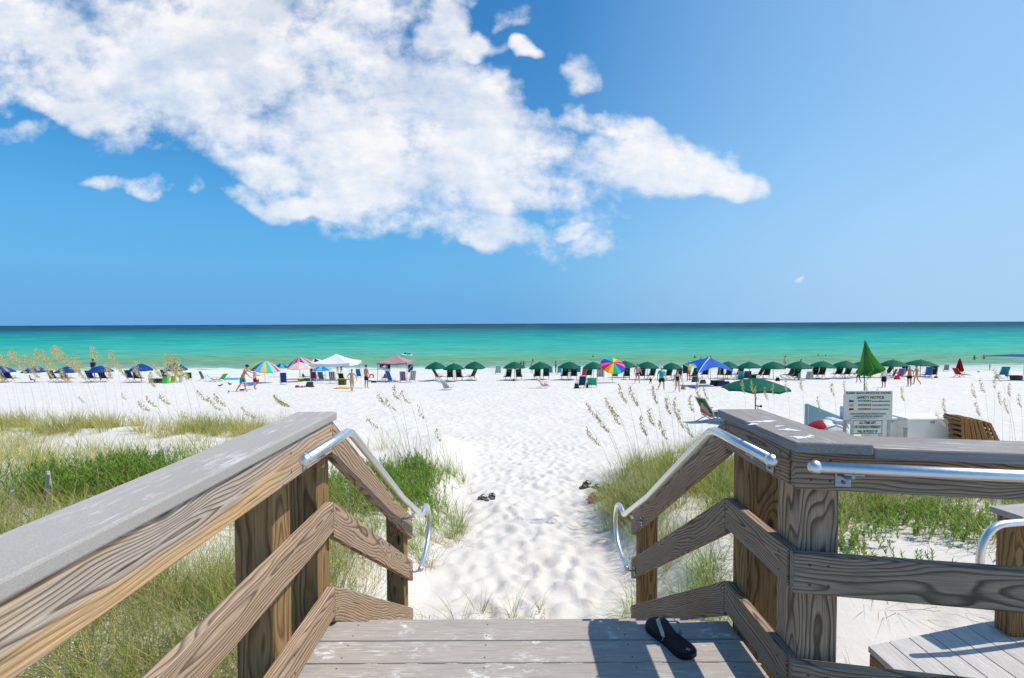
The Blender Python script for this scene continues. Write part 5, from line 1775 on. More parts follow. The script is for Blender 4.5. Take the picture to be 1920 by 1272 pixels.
# the bank beside the path at the foot of the stairs
bank = pts_px([(785, 905), (800, 898), (825, 890), (850, 893), (868, 905), (770, 900), (752, 890), (735, 905), (788, 930), (805, 945), (830, 955), (850, 975), (862, 990), (820, 985), (795, 1000), (840, 1010), (858, 1000), (780, 1030), (790, 1050), (765, 1000), (748, 1020), (735, 985), (720, 960), (700, 1000), (690, 960), (660, 980), (700, 940), (730, 1060), (660, 1040)])
tuft_field('bank_grass', 'grass clumps spilling over the sandy bank beside the path', GM_GREEN, bank, 70, 0.09, 0.2, 0.5, 0.006, bend=1.7)
tuft_field('bank_grass', 'brown dead grass hanging over the eroded edge of the bank', GM_DEAD, pts_px([(800, 1010), (815, 1020), (845, 1015), (860, 1025), (790, 1060), (800, 1050), (855, 990), (870, 960), (885, 925), (765, 1040), (690, 1040), (640, 1060)]), 42, 0.08, 0.15, 0.36, 0.005, tilt0=0.5, tilt1=1.4, bend=1.6)
tuft_field('bank_grass', 'wispy tall grass on the crest of the bank beside the path', GM_MIX, pts_px([(770, 880), (788, 885), (812, 884), (840, 886), (858, 890), (735, 875), (748, 880)]), 34, 0.10, 0.45, 0.95, 0.005, tilt1=0.35)
tuft_field('step_grass', 'green grass growing up at the foot of the steps', GM_GREEN, [(-0.78, 3.9), (-0.62, 4.05), (-0.75, 4.2), (-0.5, 4.3), (-0.9, 3.4), (-0.95, 3.0), (-1.0, 3.7), (-0.3, 4.5), (0.25, 4.6), (-1.1, 4.2), (0.0, 4.45)], 24, 0.05, 0.15, 0.42, 0.005, bend=1.7)
# the other side: big clump by the path, grass under the railing
rb = pts_px([(1130, 935), (1142, 950), (1155, 962), (1150, 925), (1165, 945), (1170, 900), (1180, 925), (1190, 950), (1190, 880), (1205, 900), (1215, 930), (1225, 870), (1240, 890), (1250, 860), (1262, 880), (1280, 850), (1300, 845), (1290, 870), (1240, 940), (1270, 920), (1175, 975), (1205, 975), (1160, 985), (1225, 965), (1315, 835), (1330, 830), (1320, 860), (1345, 850)])
tuft_field('clump_grass', 'dense mixed grass clump where the sea oats lean over the path', GM_MIX, rb, 110, 0.12, 0.25, 0.68, 0.0065, bend=1.4)
tuft_field('clump_grass', 'tan dead blades mixed into the grass clump by the path', GM_DEAD, rb, 26, 0.12, 0.2, 0.55, 0.0055, bend=1.6)
tuft_field('clump_grass', 'olive grass running back from the path beyond the stair post', GM_MIX, scatter(1.9, 5.2, 6.2, 9.2, 80), 60, 0.14, 0.25, 0.6, 0.0065)
tuft_field('rail_grass', 'bright green grass poking through the shaded stair rails', GM_GREEN, scatter(1.08, 2.1, 3.0, 4.9, 34), 46, 0.10, 0.2, 0.55, 0.0055, bend=1.8)
tuft_field('rail_grass', 'grass in a strip of sand behind the corner posts', GM_MIX, scatter(1.4, 3.4, 4.6, 6.4, 36), 46, 0.12, 0.2, 0.55, 0.006, bend=1.5)
tuft_field('dune_grass', 'olive and green grass behind the deck corner railing', GM_MIX, scatter(2.4, 9.5, 4.9, 8.6, 210, lambda x, y: 1.0 if y > 5.8 else 0.35), 46, 0.15, 0.2, 0.55, 0.0065, bend=1.5)
tuft_field('dune_grass', 'dry straw grass behind the deck corner railing', GM_YEL, scatter(2.6, 11.5, 4.9, 9.5, 120, lambda x, y: 1.0 if y > 5.8 else 0.4), 34, 0.15, 0.2, 0.6, 0.006, bend=1.5)
tuft_field('dune_grass', 'grass between the storage boxes and the railing', GM_YEL, scatter(4.5, 14.5, 9.0, 11.8, 60), 40, 0.14, 0.3, 0.7, 0.0065)
tuft_field('dune_grass', 'brown dead stems tangled in the green behind the corner post', GM_DEAD, scatter(2.4, 8.0, 4.8, 7.8, 90), 22, 0.16, 0.2, 0.5, 0.005, tilt0=0.3, tilt1=1.3, bend=1.4)
tuft_field('dune_grass', 'dead bent stems tangled in the grass beside the deck', GM_DEAD, scatter(-5.5, -1.3, 1.4, 5.6, 110), 14, 0.16, 0.3, 0.75, 0.005, tilt0=0.2, tilt1=1.2, bend=1.2)
tuft_field('trailing_weeds', 'thin dry weed stems trailing over the sand near the lower platform', GM_DEAD, scatter(2.2, 5.5, 3.3, 5.0, 26), 9, 0.12, 0.15, 0.5, 0.0045, tilt0=0.9, tilt1=1.5, bend=0.6)
tuft_field('path_litter', 'small dry stalks lying on the sandy path', GM_DEAD, pts_px([(1015, 1140), (1020, 1150), (1000, 1165), (1010, 1175), (835, 1165), (960, 1172), (1150, 1165), (1158, 1170), (920, 870), (1050, 895), (985, 1180), (805, 1160)]), 7, 0.04, 0.08, 0.26, 0.006, tilt0=0.4, tilt1=1.4)


# ---- sea oats: each stalk with its head is a plant
def sea_oat(base, tip, label, grp_, full=1.0, droop=1.0, thick=0.003, hdm=0.30, big=1.0):
    base, tip = Vector(base), Vector(tip)
    root = thing('sea_oat', label, 'sea oat', base, 0, grp_)
    D = tip - base
    L = D.length
    pts_ = []
    for i in range(9):
        t = i / 8
        # nearly straight below, bending over to the tip
        q_ = Vector((D.x * t ** 1.7, D.y * t ** 1.4, D.z * (1 - (1 - t) ** 1.12)))
        pts_.append(q_)
    Geo().tube(pts_, [thick * (1.1 - 0.8 * i / 8) for i in range(9)], 4, cap=False).obj('stalk', STALK, root)
    hd = min(hdm, 0.36 * L)          # length of the seed head
    n = int(150 * full)
    tt = 1 - (hd / L) * rng.uniform(0, 1, n) ** 0.9
    f = (tt * 8)
    i0 = np.clip(f.astype(int), 0, 7)
    A = np.array([tuple(p) for p in pts_])
    c = A[i0] + (A[i0 + 1] - A[i0]) * (f - i0)[:, None]
    s_ = 1 - tt
    s_ = s_ / max(1e-6, (hd / L))
    ln = big * (0.008 + (0.075 if big < 1.2 else 0.12) * np.sin(np.pi * np.clip(s_ * 0.85 + 0.12, 0, 1))) * rng.uniform(0.5, 1.2, n)
    dirs = np.stack([-0.75 + rng.normal(0, 0.35, n), rng.normal(0, 0.35, n), -(0.55 * droop if big < 1.2 else 0.28) + rng.normal(0, 0.22, n)], -1)
    dirs /= np.linalg.norm(dirs, axis=1)[:, None]
    c = c + dirs * ln[:, None]
    dn_ = dirs * 0.6 + np.array([0, 0, -0.7]) + rng.normal(0, 0.2, (n, 3))
    dn_ /= np.linalg.norm(dn_, axis=1)[:, None]
    sd_ = np.cross(dn_, rng.normal(0, 1, (n, 3)))
    sd_ /= np.linalg.norm(sd_, axis=1)[:, None]
    ls, ws = 0.040 * big * rng.uniform(0.7, 1.2, n)[:, None], 0.0085 * big
    V = np.stack([c, c + dn_ * ls * 0.45 + sd_ * ws, c + dn_ * ls, c + dn_ * ls * 0.45 - sd_ * ws], 1).reshape(-1, 3)
    k4 = np.arange(n)[:, None] * 4
    T = np.concatenate([k4 + np.array([0, 1, 2]), k4 + np.array([0, 2, 3])], 0)
    raw_mesh('seed_sprays', V, T, OATS, root, smooth=False)
    m_ = 6
    P0 = np.zeros((m_, 3)) + rng.normal(0, 0.02, (m_, 3)) * np.array([1, 1, 0])
    V, T = blades(P0, rng.uniform(0.25, 0.55, m_), rng.uniform(0, 6.28, m_), rng.uniform(0.05, 0.5, m_), rng.uniform(0.4, 1.2, m_), np.full(m_, 0.006))
    raw_mesh('leaf', V, T, GM_MIX, root)
    return root


def oat(bx, by, tx, ty, label, grp_, full=1.0, droop=1.0, thick=0.003, hdm=0.30, big=1.0):
    b_ = on_ground(bx, by)
    t_ = at(tx, ty, b_.y + rnd.uniform(-0.15, 0.15))
    sea_oat(b_, t_, label, grp_, full, droop, thick, hdm, big)


g1 = 'sea oats on the dune crest'
l1 = 'golden sea oat plume rising from the dune crest against the sea and blue parasols'
LEFT = [(22, 656, 50, 790), (2, 662, 40, 785), (24, 653, 70, 792), (50, 662, 85, 790), (70, 652, 100, 790), (80, 655, 125, 788), (102, 650, 138, 792), (106, 645, 175, 795), (114, 660, 168, 788), (130, 672, 185, 792),
        (176, 648, 205, 795), (212, 657, 232, 790), (222, 677, 262, 795), (258, 676, 270, 798), (295, 677, 318, 800), (312, 679, 335, 798), (317, 660, 362, 802), (331, 664, 380, 803), (286, 696, 300, 800), (8, 672, 30, 775),
        (40, 676, 66, 780), (60, 684, 96, 785), (88, 680, 120, 790), (118, 690, 150, 790), (150, 684, 180, 792), (205, 680, 222, 795), (0, 690, 20, 780), (95, 668, 130, 786), (140, 664, 190, 790), (66, 668, 90, 786)]
for tx, ty, bx, by in LEFT:
    oat(bx, by, tx, ty, l1, g1, full=2.0, thick=0.0035, hdm=0.66, big=1.3)
g2 = 'low drooping sea oats on the dune'
l2 = 'thin sea oat with a drooping brown head low on the dune before open white sand'
for tx, ty, bx, by in [(262, 748, 300, 812), (300, 735, 345, 815), (372, 728, 425, 830), (395, 742, 440, 838), (276, 740, 310, 806), (404, 733, 455, 850), (150, 742, 175, 800), (230, 736, 250, 800), (345, 770, 385, 840)]:
    oat(bx, by, tx, ty, l2, g2, full=0.5)
oat(600, 860, 516, 738, 'sea oat arching over with a heavy drooping head above the grey rail cap', None, full=1.6, droop=1.4)
oat(520, 850, 455, 760, 'sparse sea oat arching behind the rail cap before the walking men', None, full=0.5)
g3 = 'wispy sea oats on the bank by the path'
l3 = 'wispy pale sea oat on the grassy bank beside the sandy path'
for tx, ty, bx, by in [(712, 732, 762, 885), (728, 741, 775, 888), (757, 728, 795, 888), (788, 757, 812, 890), (692, 780, 760, 890), (742, 720, 770, 885), (822, 800, 835, 890)]:
    oat(bx, by, tx, ty, l3, g3, full=0.35)
g4 = 'sea oats leaning over the path'
l4 = 'golden sea oat plume in the tall clump leaning over the sandy path'
for tx, ty, bx, by in [(1104, 752, 1175, 945), (1102, 797, 1160, 955), (1138, 742, 1200, 930), (1164, 717, 1205, 925), (1185, 720, 1222, 925), (1150, 758, 1195, 940), (1228, 719, 1245, 905), (1220, 760, 1240, 915),
                       (1268, 742, 1275, 900), (1275, 765, 1290, 890), (1252, 738, 1268, 905), (1290, 790, 1310, 880), (1298, 738, 1305, 880), (1310, 712, 1318, 875), (1205, 775, 1225, 920), (1240, 785, 1262, 900), (1120, 770, 1180, 950), (1322, 724, 1345, 870)]:
    oat(bx, by, tx, ty, l4, g4, full=0.7, thick=0.0026, hdm=0.36, big=0.85)
g5 = 'sea oats behind the deck railing'
l5 = 'upright sea oat rising behind the deck corner railing against white sand'
for tx, ty, bx, by in [(1394, 710, 1400, 842), (1411, 709, 1418, 842), (1418, 722, 1422, 842), (1436, 722, 1445, 840), (1452, 714, 1450, 840), (1475, 709, 1482, 842), (1503, 705, 1508, 842), (1535, 741, 1545, 850), (1561, 714, 1570, 850),
                       (1585, 712, 1592, 846), (1625, 706, 1628, 846), (1647, 728, 1655, 846), (1693, 722, 1700, 850), (1771, 744, 1775, 850), (1824, 718, 1838, 850), (1840, 708, 1855, 850), (1868, 700, 1862, 850), (1895, 716, 1893, 850),
                       (1865, 688, 1905, 850), (1912, 735, 1916, 850), (1640, 745, 1650, 850), (1600, 760, 1612, 850), (1830, 750, 1850, 856), (1885, 745, 1900, 856), (1755, 770, 1790, 856), (1875, 730, 1880, 850)]:
    oat(bx, by, tx, ty, l5, g5, full=0.6, droop=1.5, thick=0.003, hdm=0.42, big=0.9)

# ------------------------------------------------------------------ notice boards, boxes and boats beyond the railing


def text(body, size, loc, m, parent, width=None, name='lettering', bold=0.0):
    cu = bpy.data.curves.new(name, 'FONT')
    cu.body = body
    cu.size = size
    cu.extrude = 0.001
    cu.offset = size * 0.028
    cu.align_x = 'CENTER'
    cu.align_y = 'CENTER'
    o = bpy.data.objects.new(name, cu)
    COL.objects.link(o)
    dg = bpy.context.evaluated_depsgraph_get()
    me_ = bpy.data.meshes.new_from_object(o.evaluated_get(dg))
    bpy.data.objects.remove(o)
    me_.materials.clear()
    me_.materials.append(m)
    o = bpy.data.objects.new(name, me_)
    COL.objects.link(o)
    xs_ = [v.co.x for v in me_.vertices]
    w = max(xs_) - min(xs_)
    k_ = (width / w) if width else 1.0
    o.parent = parent
    o.location = loc
    o.rotation_euler = (R(90), 0, 0)
    o.scale = (k_, 1, 1)
    return o


INK = mat((0.07, 0.07, 0.075), 0.7)
SY = 11.6


def sign(label, px0, py0, px1, py1, Y, face, lines, legs=True, border=None):
    c = at((px0 + px1) / 2, (py0 + py1) / 2, Y)
    w = (px1 - px0) * Y / F
    h = (py1 - py0) * Y / F
    zg = gz(c.x, Y)
    root = thing('notice_board', label, 'sign', (c.x, Y, zg))
    cz = c.z - zg
    out = []
    r_ = 0.035
    for sx, sz in ((1, 1), (-1, 1), (-1, -1), (1, -1)):
        for k in range(4):
            a = math.atan2(sz, sx) - R(45) + R(30) * k
            out.append((sx * (w / 2 - r_) + r_ * math.cos(a), sz * (h / 2 - r_) + r_ * math.sin(a)))
    g = Geo().prism(out, -0.008, 0.008)
    g.v = [(x, z, y + cz) for x, y, z in g.v]
    g.obj('panel', face, root)
    if border:
        for (bx, bz, bw, bh) in ((0, h / 2 - 0.022, w - 0.03, 0.012), (0, -h / 2 + 0.022, w - 0.03, 0.012), (-w / 2 + 0.022, 0, 0.012, h - 0.03), (w / 2 - 0.022, 0, 0.012, h - 0.03)):
            Geo().box((bx, -0.0095, cz + bz), (bw, 0.003, bh)).obj('border', border, root)
    if legs:
        for sx in (-w * 0.46, w * 0.46):
            Geo().box((sx, 0.035, (cz + h / 2 - 0.08) / 2 - 0.15), (0.05, 0.05, cz + h / 2 + 0.2)).obj('post', mat((0.42, 0.43, 0.42), 0.5, 0.4), root)
    for (txt, sz, x, y, wd, m_) in lines:
        text(txt, sz * h, (x * w, -0.011, cz + (0.5 - y) * h), m_, root, wd * w if wd else None, bold=0.0)
    return root, w, h, cz


CREAM = mat((0.74, 0.73, 0.62), 0.6, var=0.05)
GRN_ = mat((0.01, 0.16, 0.08), 0.6)
RED_ = mat((0.40, 0.03, 0.03), 0.6)
YEL_ = mat((0.60, 0.42, 0.03), 0.6)
L1 = [('SUNSET BEACH SERVICE INC 244-0453', 0.085, 0, 0.075, 0.93, INK), ('SAFETY NOTICE', 0.12, 0.04, 0.23, 0.56, INK), ('FAVORABLE', 0.085, -0.08, 0.345, 0.27, GRN_), ('SURF AND SWIMMING CONDITIONS', 0.05, 0.26, 0.36, 0.38, INK),
      ('HAZARDOUS', 0.085, -0.08, 0.485, 0.27, INK), ('SURF AND SWIMMING CONDITIONS', 0.05, 0.26, 0.495, 0.36, INK), ('DANGEROUS', 0.085, -0.08, 0.625, 0.27, RED_), ('DO NOT ENTER THE WATER', 0.05, 0.25, 0.635, 0.34, INK),
      ('SURF CONDITIONS ARE POSTED HOURLY', 0.055, 0, 0.79, 0.74, INK), ('LOOK OUT FOR RIP CURRENTS', 0.055, 0, 0.87, 0.60, INK)]
sg, sw_, sh_, scz = sign('large cream safety notice board with green yellow and red flag symbols behind the railing', 1582.5, 733, 1673, 788, SY, CREAM, L1)
for yy_, fm in ((0.35, GRN_), (0.49, YEL_), (0.63, RED_)):
    x_ = -0.36 * sw_
    z_ = scz + (0.5 - yy_) * sh_
    Geo().add([(x_ - 0.05, -0.011, z_ + 0.03), (x_ + 0.06, -0.011, z_ + 0.02), (x_ + 0.06, -0.011, z_ - 0.02), (x_ - 0.05, -0.011, z_ - 0.03)], [(0, 1, 2, 3)]).obj('flag_symbol', fm, sg)
L2 = [('ALL ITEMS LEFT', 0.23, 0, 0.22, 0.55, INK), ('ON THE BEACH OVERNIGHT', 0.26, 0, 0.50, 0.84, INK), ('WILL BE PICKED UP', 0.23, 0, 0.80, 0.66, INK)]
sign('small cream notice with a black border about items left on the beach overnight', 1597, 787, 1655, 815, SY - 0.15, CREAM, L2, border=INK)

BOXM = mat((0.80, 0.78, 0.68), 0.55, var=0.05, scale=3)


def storage(label, px0, px1, pyt, Y, depth):
    a, b_ = at(px0, pyt, Y), at(px1, pyt, Y)
    zg = min(gz(a.x, Y), gz(b_.x, Y)) - 0.03
    w, h = b_.x - a.x, a.z - zg
    root = thing('storage_box', label, 'storage box', ((a.x + b_.x) / 2, Y + depth / 2, zg))
    Geo().box((0, 0, (h - 0.06) / 2), (w - 0.03, depth - 0.03, h - 0.06)).obj('body', BOXM, root, bevel=0.02)
    Geo().box((0, 0, h - 0.03), (w, depth, 0.058), taper=0.96).obj('lid', BOXM, root, bevel=0.015)
    Geo().box((0, -depth / 2 - 0.005, h - 0.10), (0.10, 0.02, 0.05)).obj('latch', ZINC, root)
    return root


storage('wide white storage chest on the sand behind the railing beside the brown slats', 1701, 1797, 785, 12.6, 0.75)
storage('smaller white storage chest behind the two notice boards', 1648, 1696, 784, 12.9, 0.7)
pp = on_ground(1700, 838)
pst = thing('grey_post', 'plain grey square post between the two white storage chests', 'post', (at(1698, 800, 12.3).x, 12.3, gz(9.8, 12.3)))
Geo().box((0, 0, 0.26), (0.06, 0.06, 0.62)).obj('shaft', mat((0.33, 0.34, 0.33), 0.5, 0.3), pst, bevel=0.005)
Geo().box((0, 0, 0.58), (0.075, 0.075, 0.02)).obj('cap', mat((0.25, 0.26, 0.26), 0.5, 0.3), pst)

# stacked folded loungers standing in a row like dominoes
SLM = wood('rust_brown_stained_slats', (0.52, 0.27, 0.09), (0.20, 0.085, 0.03), grey=0.25, ringw=0.02, greycol=(0.2, 0.15, 0.1))
sp = None
nst = 15
for i in range(nst):
    px = 1792 + i * 5.2
    Y = 12.4 + i * 0.02
    x = at(px, 800, Y).x
    zg = gz(x, Y) - 0.04
    Ht = at(px, 778 + 0.5 * i, Y).z - zg + rnd.uniform(-0.03, 0.02)
    lab = 'folded brown wooden lounger frame standing in the leaning stack beside the white chest'
    if sp is None:
        sp = thing('folded_lounger', lab, 'folded lounger', (x, Y, zg), R(0), 'stack of folded loungers')
        for yy_ in (-0.28, 0.28):
            Geo().box((0, yy_, 0.43), (0.035, 0.05, 0.88)).obj('side_rail', SLM, sp, bevel=0.004)
        g = Geo()
        for j in range(7):
            g.box((0.022, 0, 0.08 + j * 0.125), (0.014, 0.58, 0.07))
        g.obj('slat', SLM, sp)
        Geo().box((-0.02, 0.0, 0.80), (0.03, 0.62, 0.04)).obj('crossbar', SLM, sp)
        q_ = sp
    else:
        q_ = dup(sp, (x, Y, zg), R(rnd.uniform(-4, 4)), lab, 'stack of folded loungers', (1, 1, Ht / 0.86))
    q_.rotation_euler = (0, R(-4 - i * 1.5), R(-6 + rnd.uniform(-3, 3)))
    q_.scale = (1, 1, Ht / 0.87)

# boats drawn up by the boards
by_ = 12.2
o_ = at(1553, 812, by_)
zb = gz(o_.x, by_)
bo = thing('paddle_boat', 'white plastic paddle boat with a red nose beside the cream notice boards', 'boat', (o_.x, by_, zb))
wb = 88 * by_ / F
bo.scale = (1, 1, 1.5)


def hull(u, v):
    a = v * 2 * math.pi
    t = u * 2 - 1
    wdt = 0.34 * (1 - abs(t) ** 2.2) ** 0.8 + 0.01
    hgt = 0.23 * (1 - abs(t) ** 2.4) ** 0.7 + 0.02
    return (t * wb / 2, math.cos(a) * wdt, 0.26 + math.sin(a) * hgt + 0.05 * t * t)


Geo().sheet(hull, 24, 20, mfn=lambda i, j: 1 if i < 10 - (j % 10) * 0.35 else 0).obj('hull', [mat((0.68, 0.70, 0.72), 0.3, var=0.04), mat((0.42, 0.02, 0.04), 0.35)], bo, smooth=True)
Geo().box((0.25, 0, 0.49), (0.42, 0.42, 0.07)).box((0.44, 0, 0.60), (0.06, 0.42, 0.24)).obj('seat', mat((0.64, 0.67, 0.72), 0.4), bo, bevel=0.02)
Geo().tube([(-0.3, -0.33, 0.40), (-0.05, -0.36, 0.46), (0.2, -0.33, 0.40)], 0.015, 6).obj('grab_rail', ZINC, bo)
o_ = at(1509, 790, 12.9)
zb = gz(o_.x, 12.9)
sb = thing('sail_board', 'pale blue pointed board tipped up behind the red and white boat', 'board', (o_.x, 12.9, zb))
zt = at(1509, 758, 12.9).z - zb
wl = 78 * 12.9 / F
zl = at(1585, 786, 12.9).z - zb
g = Geo()
ol = [(0, 0.02), (0, zt), (0.05, zt + 0.02), (wl * 0.4, zt - (zt - zl) * 0.33), (wl * 0.75, zl + 0.12), (wl, zl), (wl * 0.96, 0.05), (wl * 0.5, 0.0)]
g.prism(ol, -0.03, 0.03)
g.v = [(x, -z, y) for x, y, z in g.v]
g.obj('deck', mat((0.33, 0.52, 0.55), 0.35, var=0.05), sb, bevel=0.015)
Geo().tube([(0.06, -0.035, 0.1), (0.06, -0.035, zt - 0.05)], 0.012, 6).obj('trim', mat((0.6, 0.66, 0.68), 0.4), sb)

# weathered stake on the dune
sq = on_ground(93, 950)
sk = thing('wooden_stake', 'short bleached wooden stake among the green plants beside the railing', 'stake', sq)
zt = at(93, 884, sq.y).z - sq.z
g = Geo().tube([(0.01, 0, -0.05), (0, 0, zt * 0.5), (-0.01, 0, zt)], [0.035, 0.03, 0.02], 7)
g.obj('shaft', mat((0.50, 0.47, 0.42), 0.85, var=0.3, scale=25), sk)
Geo().box((0.015, -0.02, zt * 0.72), (0.03, 0.012, zt * 0.4), Matrix.Rotation(R(6), 3, 'Y')).obj('splinter', mat((0.42, 0.38, 0.33), 0.85, var=0.3), sk)

# ------------------------------------------------------------------ sandals


def sole_outline(L, k=1.0):
    pts_ = [(0, -0.5), (0.20, -0.47), (0.285, -0.36), (0.27, -0.18), (0.235, 0.0), (0.29, 0.2), (0.36, 0.34), (0.31, 0.45), (0.15, 0.505), (-0.06, 0.49), (-0.26, 0.40), (-0.335, 0.26), (-0.31, 0.08), (-0.26, -0.1), (-0.27, -0.3), (-0.24, -0.42), (-0.14, -0.485)]
    c = catmull([(x * L * 0.66, y * L, 0) for x, y in pts_ + pts_[:1]], 3)
    return [(p.x, p.y) for p in c[:-1]]


def sandal(parent, off, rz, L, solem, strapm, sx=1, h=0.024, wide=0.010, strap2=None):
    Mr = Matrix.Translation(off) @ Matrix.Rotation(rz, 4, 'Z')
    ol = [(x * sx, y) for x, y in sole_outline(L)]
    if sx < 0:
        ol = ol[::-1]
    g = Geo().prism(ol, 0, h)
    ins = [(x * 0.9, y * 0.93) for x, y in ol]
    g.prism(ins, h, h + 0.003, 0)
    g.obj('sole', solem, parent, bevel=0.004, matrix=Mr)
    toe = Vector((0.02 * sx * L, 0.30 * L, h + 0.004))
    for s_ in (-1, 1):
        g = Geo()
        side = Vector((s_ * 0.155 * L, -0.02 * L, h * 0.6))
        mid = Vector((s_ * 0.13 * L, 0.12 * L, h + 0.20 * L))
        arc = catmull([toe, toe + Vector((s_ * 0.02 * L, -0.03 * L, 0.10 * L)), mid, side + Vector((s_ * 0.005, -0.01, 0.03)), side], 5)
        for i in range(len(arc) - 1):
            a, b_ = arc[i], arc[i + 1]
            w = wide * (0.5 + 0.6 * min(1, i / 8))
            t = (b_ - a).normalized()
            nrm = Vector((s_ * 0.6, 0.1, 0.8)).normalized()
            s2 = t.cross(nrm).normalized() * w
            g.add([a - s2, a + s2, b_ + s2, b_ - s2, a - s2 + nrm * .002, a + s2 + nrm * .002, b_ + s2 + nrm * .002, b_ - s2 + nrm * .002], [(0, 1, 2, 3), (7, 6, 5, 4), (0, 4, 5, 1), (2, 6, 7, 3), (1, 5, 6, 2), (3, 7, 4, 0)])
        g.tube([toe + Vector((0, 0, -0.003)), toe + Vector((0, -0.004, 0.02))], 0.004, 6)
        g.obj('strap', strap2 if (strap2 and s_ > 0) else strapm, parent, matrix=Mr)


RUB = mat((0.012, 0.014, 0.018), 0.55, var=0.2, scale=60, spec=0.2)
fo = thing('flip_flop', 'single black flip flop with pale straps lying on the deck planks', 'flip flop', (0.69, 2.125, DZ + 0.001), 0)
sandal(fo, (0, 0, 0), R(21.0), 0.275, RUB, mat((0.50, 0.50, 0.46), 0.5), 1, h=0.020, wide=0.0075, strap2=mat((0.30, 0.31, 0.31), 0.5))
Geo().ell((0.052, 0.04, 0.052), (0.006, 0.008, 0.003), 8, 4).obj('logo', mat((0.03, 0.3, 0.08), 0.5), fo)
g = Geo()
for k in range(4):
    a = R(90 * k + 20)
    g.ell((0.045 + 0.006 * math.cos(a), -0.103 + 0.006 * math.sin(a), 0.0262), (0.005, 0.003, 0.0008), 6, 3, Matrix.Rotation(a, 3, 'Z'))
g.obj('logo', mat((0.45, 0.48, 0.5), 0.5), fo)


def pair(label, px, py, rz, solem, strapm, L=0.26, gap=0.14, cat='sandals', sk_=0.3):
    c = on_ground(px, py)
    root = thing('sandal_pair', label, cat, (c.x, c.y, c.z + 0.012), 0)
    d = Vector((math.cos(rz), math.sin(rz), 0))
    sandal(root, -d * gap / 2, rz + sk_, L, solem, strapm, -1, h=0.018, wide=0.014)
    sandal(root, d * gap / 2 + Vector((0, 0.03, 0)), rz - sk_ * 0.5, L, solem, strapm, 1, h=0.018, wide=0.014)


pair('pair of grey sandals on the sand by the grassy bank', 915, 937, R(15), mat((0.10, 0.10, 0.09), 0.7, var=0.4), mat((0.16, 0.17, 0.16), 0.7, var=0.4))
pair('pair of black flip flops, the farther one out on the path sand', 1101, 914, R(60), RUB, RUB, sk_=0.8)
pair('pair of dark brown flip flops half under the leaning grass clump', 1129, 919, R(-10), mat((0.05, 0.045, 0.03), 0.7), mat((0.06, 0.05, 0.03), 0.7), sk_=0.7)
pair('pair of coral red sandals beside the dark flip flops', 1115, 939, R(80), mat((0.50, 0.10, 0.10), 0.6), mat((0.62, 0.16, 0.15), 0.6), L=0.22, gap=0.11)

# ------------------------------------------------------------------ small beach gear


def blob_bag(label, px, py, w, h, col, col2=None, d=None, handle=True, rz=0.0):
    c = on_ground(px, py)
    W_, H_ = px_size(w, c.y), px_size(h, c.y)
    root = thing('beach_bag', label, 'bag', c, rz)

    def f(u, v):
        a = u * 2 * math.pi
        k_ = (1.0 - 0.25 * v) * (abs(math.cos(a)) ** 4 + abs(math.sin(a)) ** 4) ** -0.25
        wob = 1 + 0.05 * math.sin(5 * a + 7 * v)
        return (math.cos(a) * W_ / 2 * k_ * wob, math.sin(a) * (d or W_ * 0.35) * k_ * (1 - 0.5 * v), H_ * v - 0.01)
    g = Geo().sheet(f, 16, 6)
    g.add([f(i / 16, 0.97) for i in range(16)], [tuple(range(16))])
    g.obj('body', mat(col, 0.8, var=0.2, scale=8), root)
    if handle:
        Geo().tube(catmull([(-W_ * 0.25, 0, H_ * 0.95), (-W_ * 0.15, 0, H_ * 1.25), (W_ * 0.15, 0, H_ * 1.25), (W_ * 0.25, 0, H_ * 0.95)], 4), 0.014, 6).obj('handle', mat(col2 or col, 0.8), root)
    return root


def cooler(label, px, py, w, h, col, lid):
    c = on_ground(px, py)
    W_, H_ = px_size(w, c.y), px_size(h, c.y)
    root = thing('cooler_box', label, 'cooler', c, R(rnd.uniform(-15, 15)))
    Geo().box((0, 0, H_ * 0.4), (W_ * 0.94, W_ * 0.55, H_ * 0.8)).obj('body', mat(col, 0.5), root, bevel=0.02)
    Geo().box((0, 0, H_ * 0.9), (W_, W_ * 0.6, H_ * 0.18)).obj('lid', mat(lid, 0.5), root, bevel=0.02)
    Geo().tube([(-W_ * 0.5, 0, H_ * 0.6), (-W_ * 0.5, -0.2, H_ * 0.95), (W_ * 0.5, -0.2, H_ * 0.95), (W_ * 0.5, 0, H_ * 0.6)], 0.012, 6).obj('handle', BLK, root)


def towel(label, px, py, w, col, col2=None, name='beach_towel', cat='towel', hump=0.08, L=1.5, rz=0.0):
    c = on_ground(px, py)
    W_ = px_size(w, c.y)
    root = thing(name, label, cat, c, rz)

    def f(u, v):
        return ((u - 0.5) * W_, (v - 0.5) * L, 0.03 + hump * abs(math.sin(u * 5.3 + v * 3.1)) * (0.5 + 0.5 * math.sin(v * 7)))
    Geo().sheet(f, 14, 10, mfn=(lambda i, j: (i // 2) % 2) if col2 else None).obj('cloth', [mat(col, 0.85)] + ([mat(col2, 0.85)] if col2 else []), root, solid=0.012)


def drape(label, px, py, w, h, col, col2=None):
    """towel hung over a chair back"""
    c = on_ground(px, py)
    W_, H_ = px_size(w, c.y), px_size(h, c.y)
    root = thing('hung_towel', label, 'towel', (c.x, c.y - 0.62, c.z))

    def f(u, v):
        return ((u - 0.5) * W_ * (1 + 0.1 * math.sin(v * 5)), 0.04 * math.sin(u * 9) + 0.12 * (1 - v), 0.12 + H_ * v)
    Geo().sheet(f, 10, 8, mfn=(lambda i, j: 1 if (i * 7 + j * 5) % 3 == 0 else 0) if col2 else None).obj('cloth', [mat(col, 0.85)] + ([mat(col2, 0.85)] if col2 else []), root, solid=0.012)


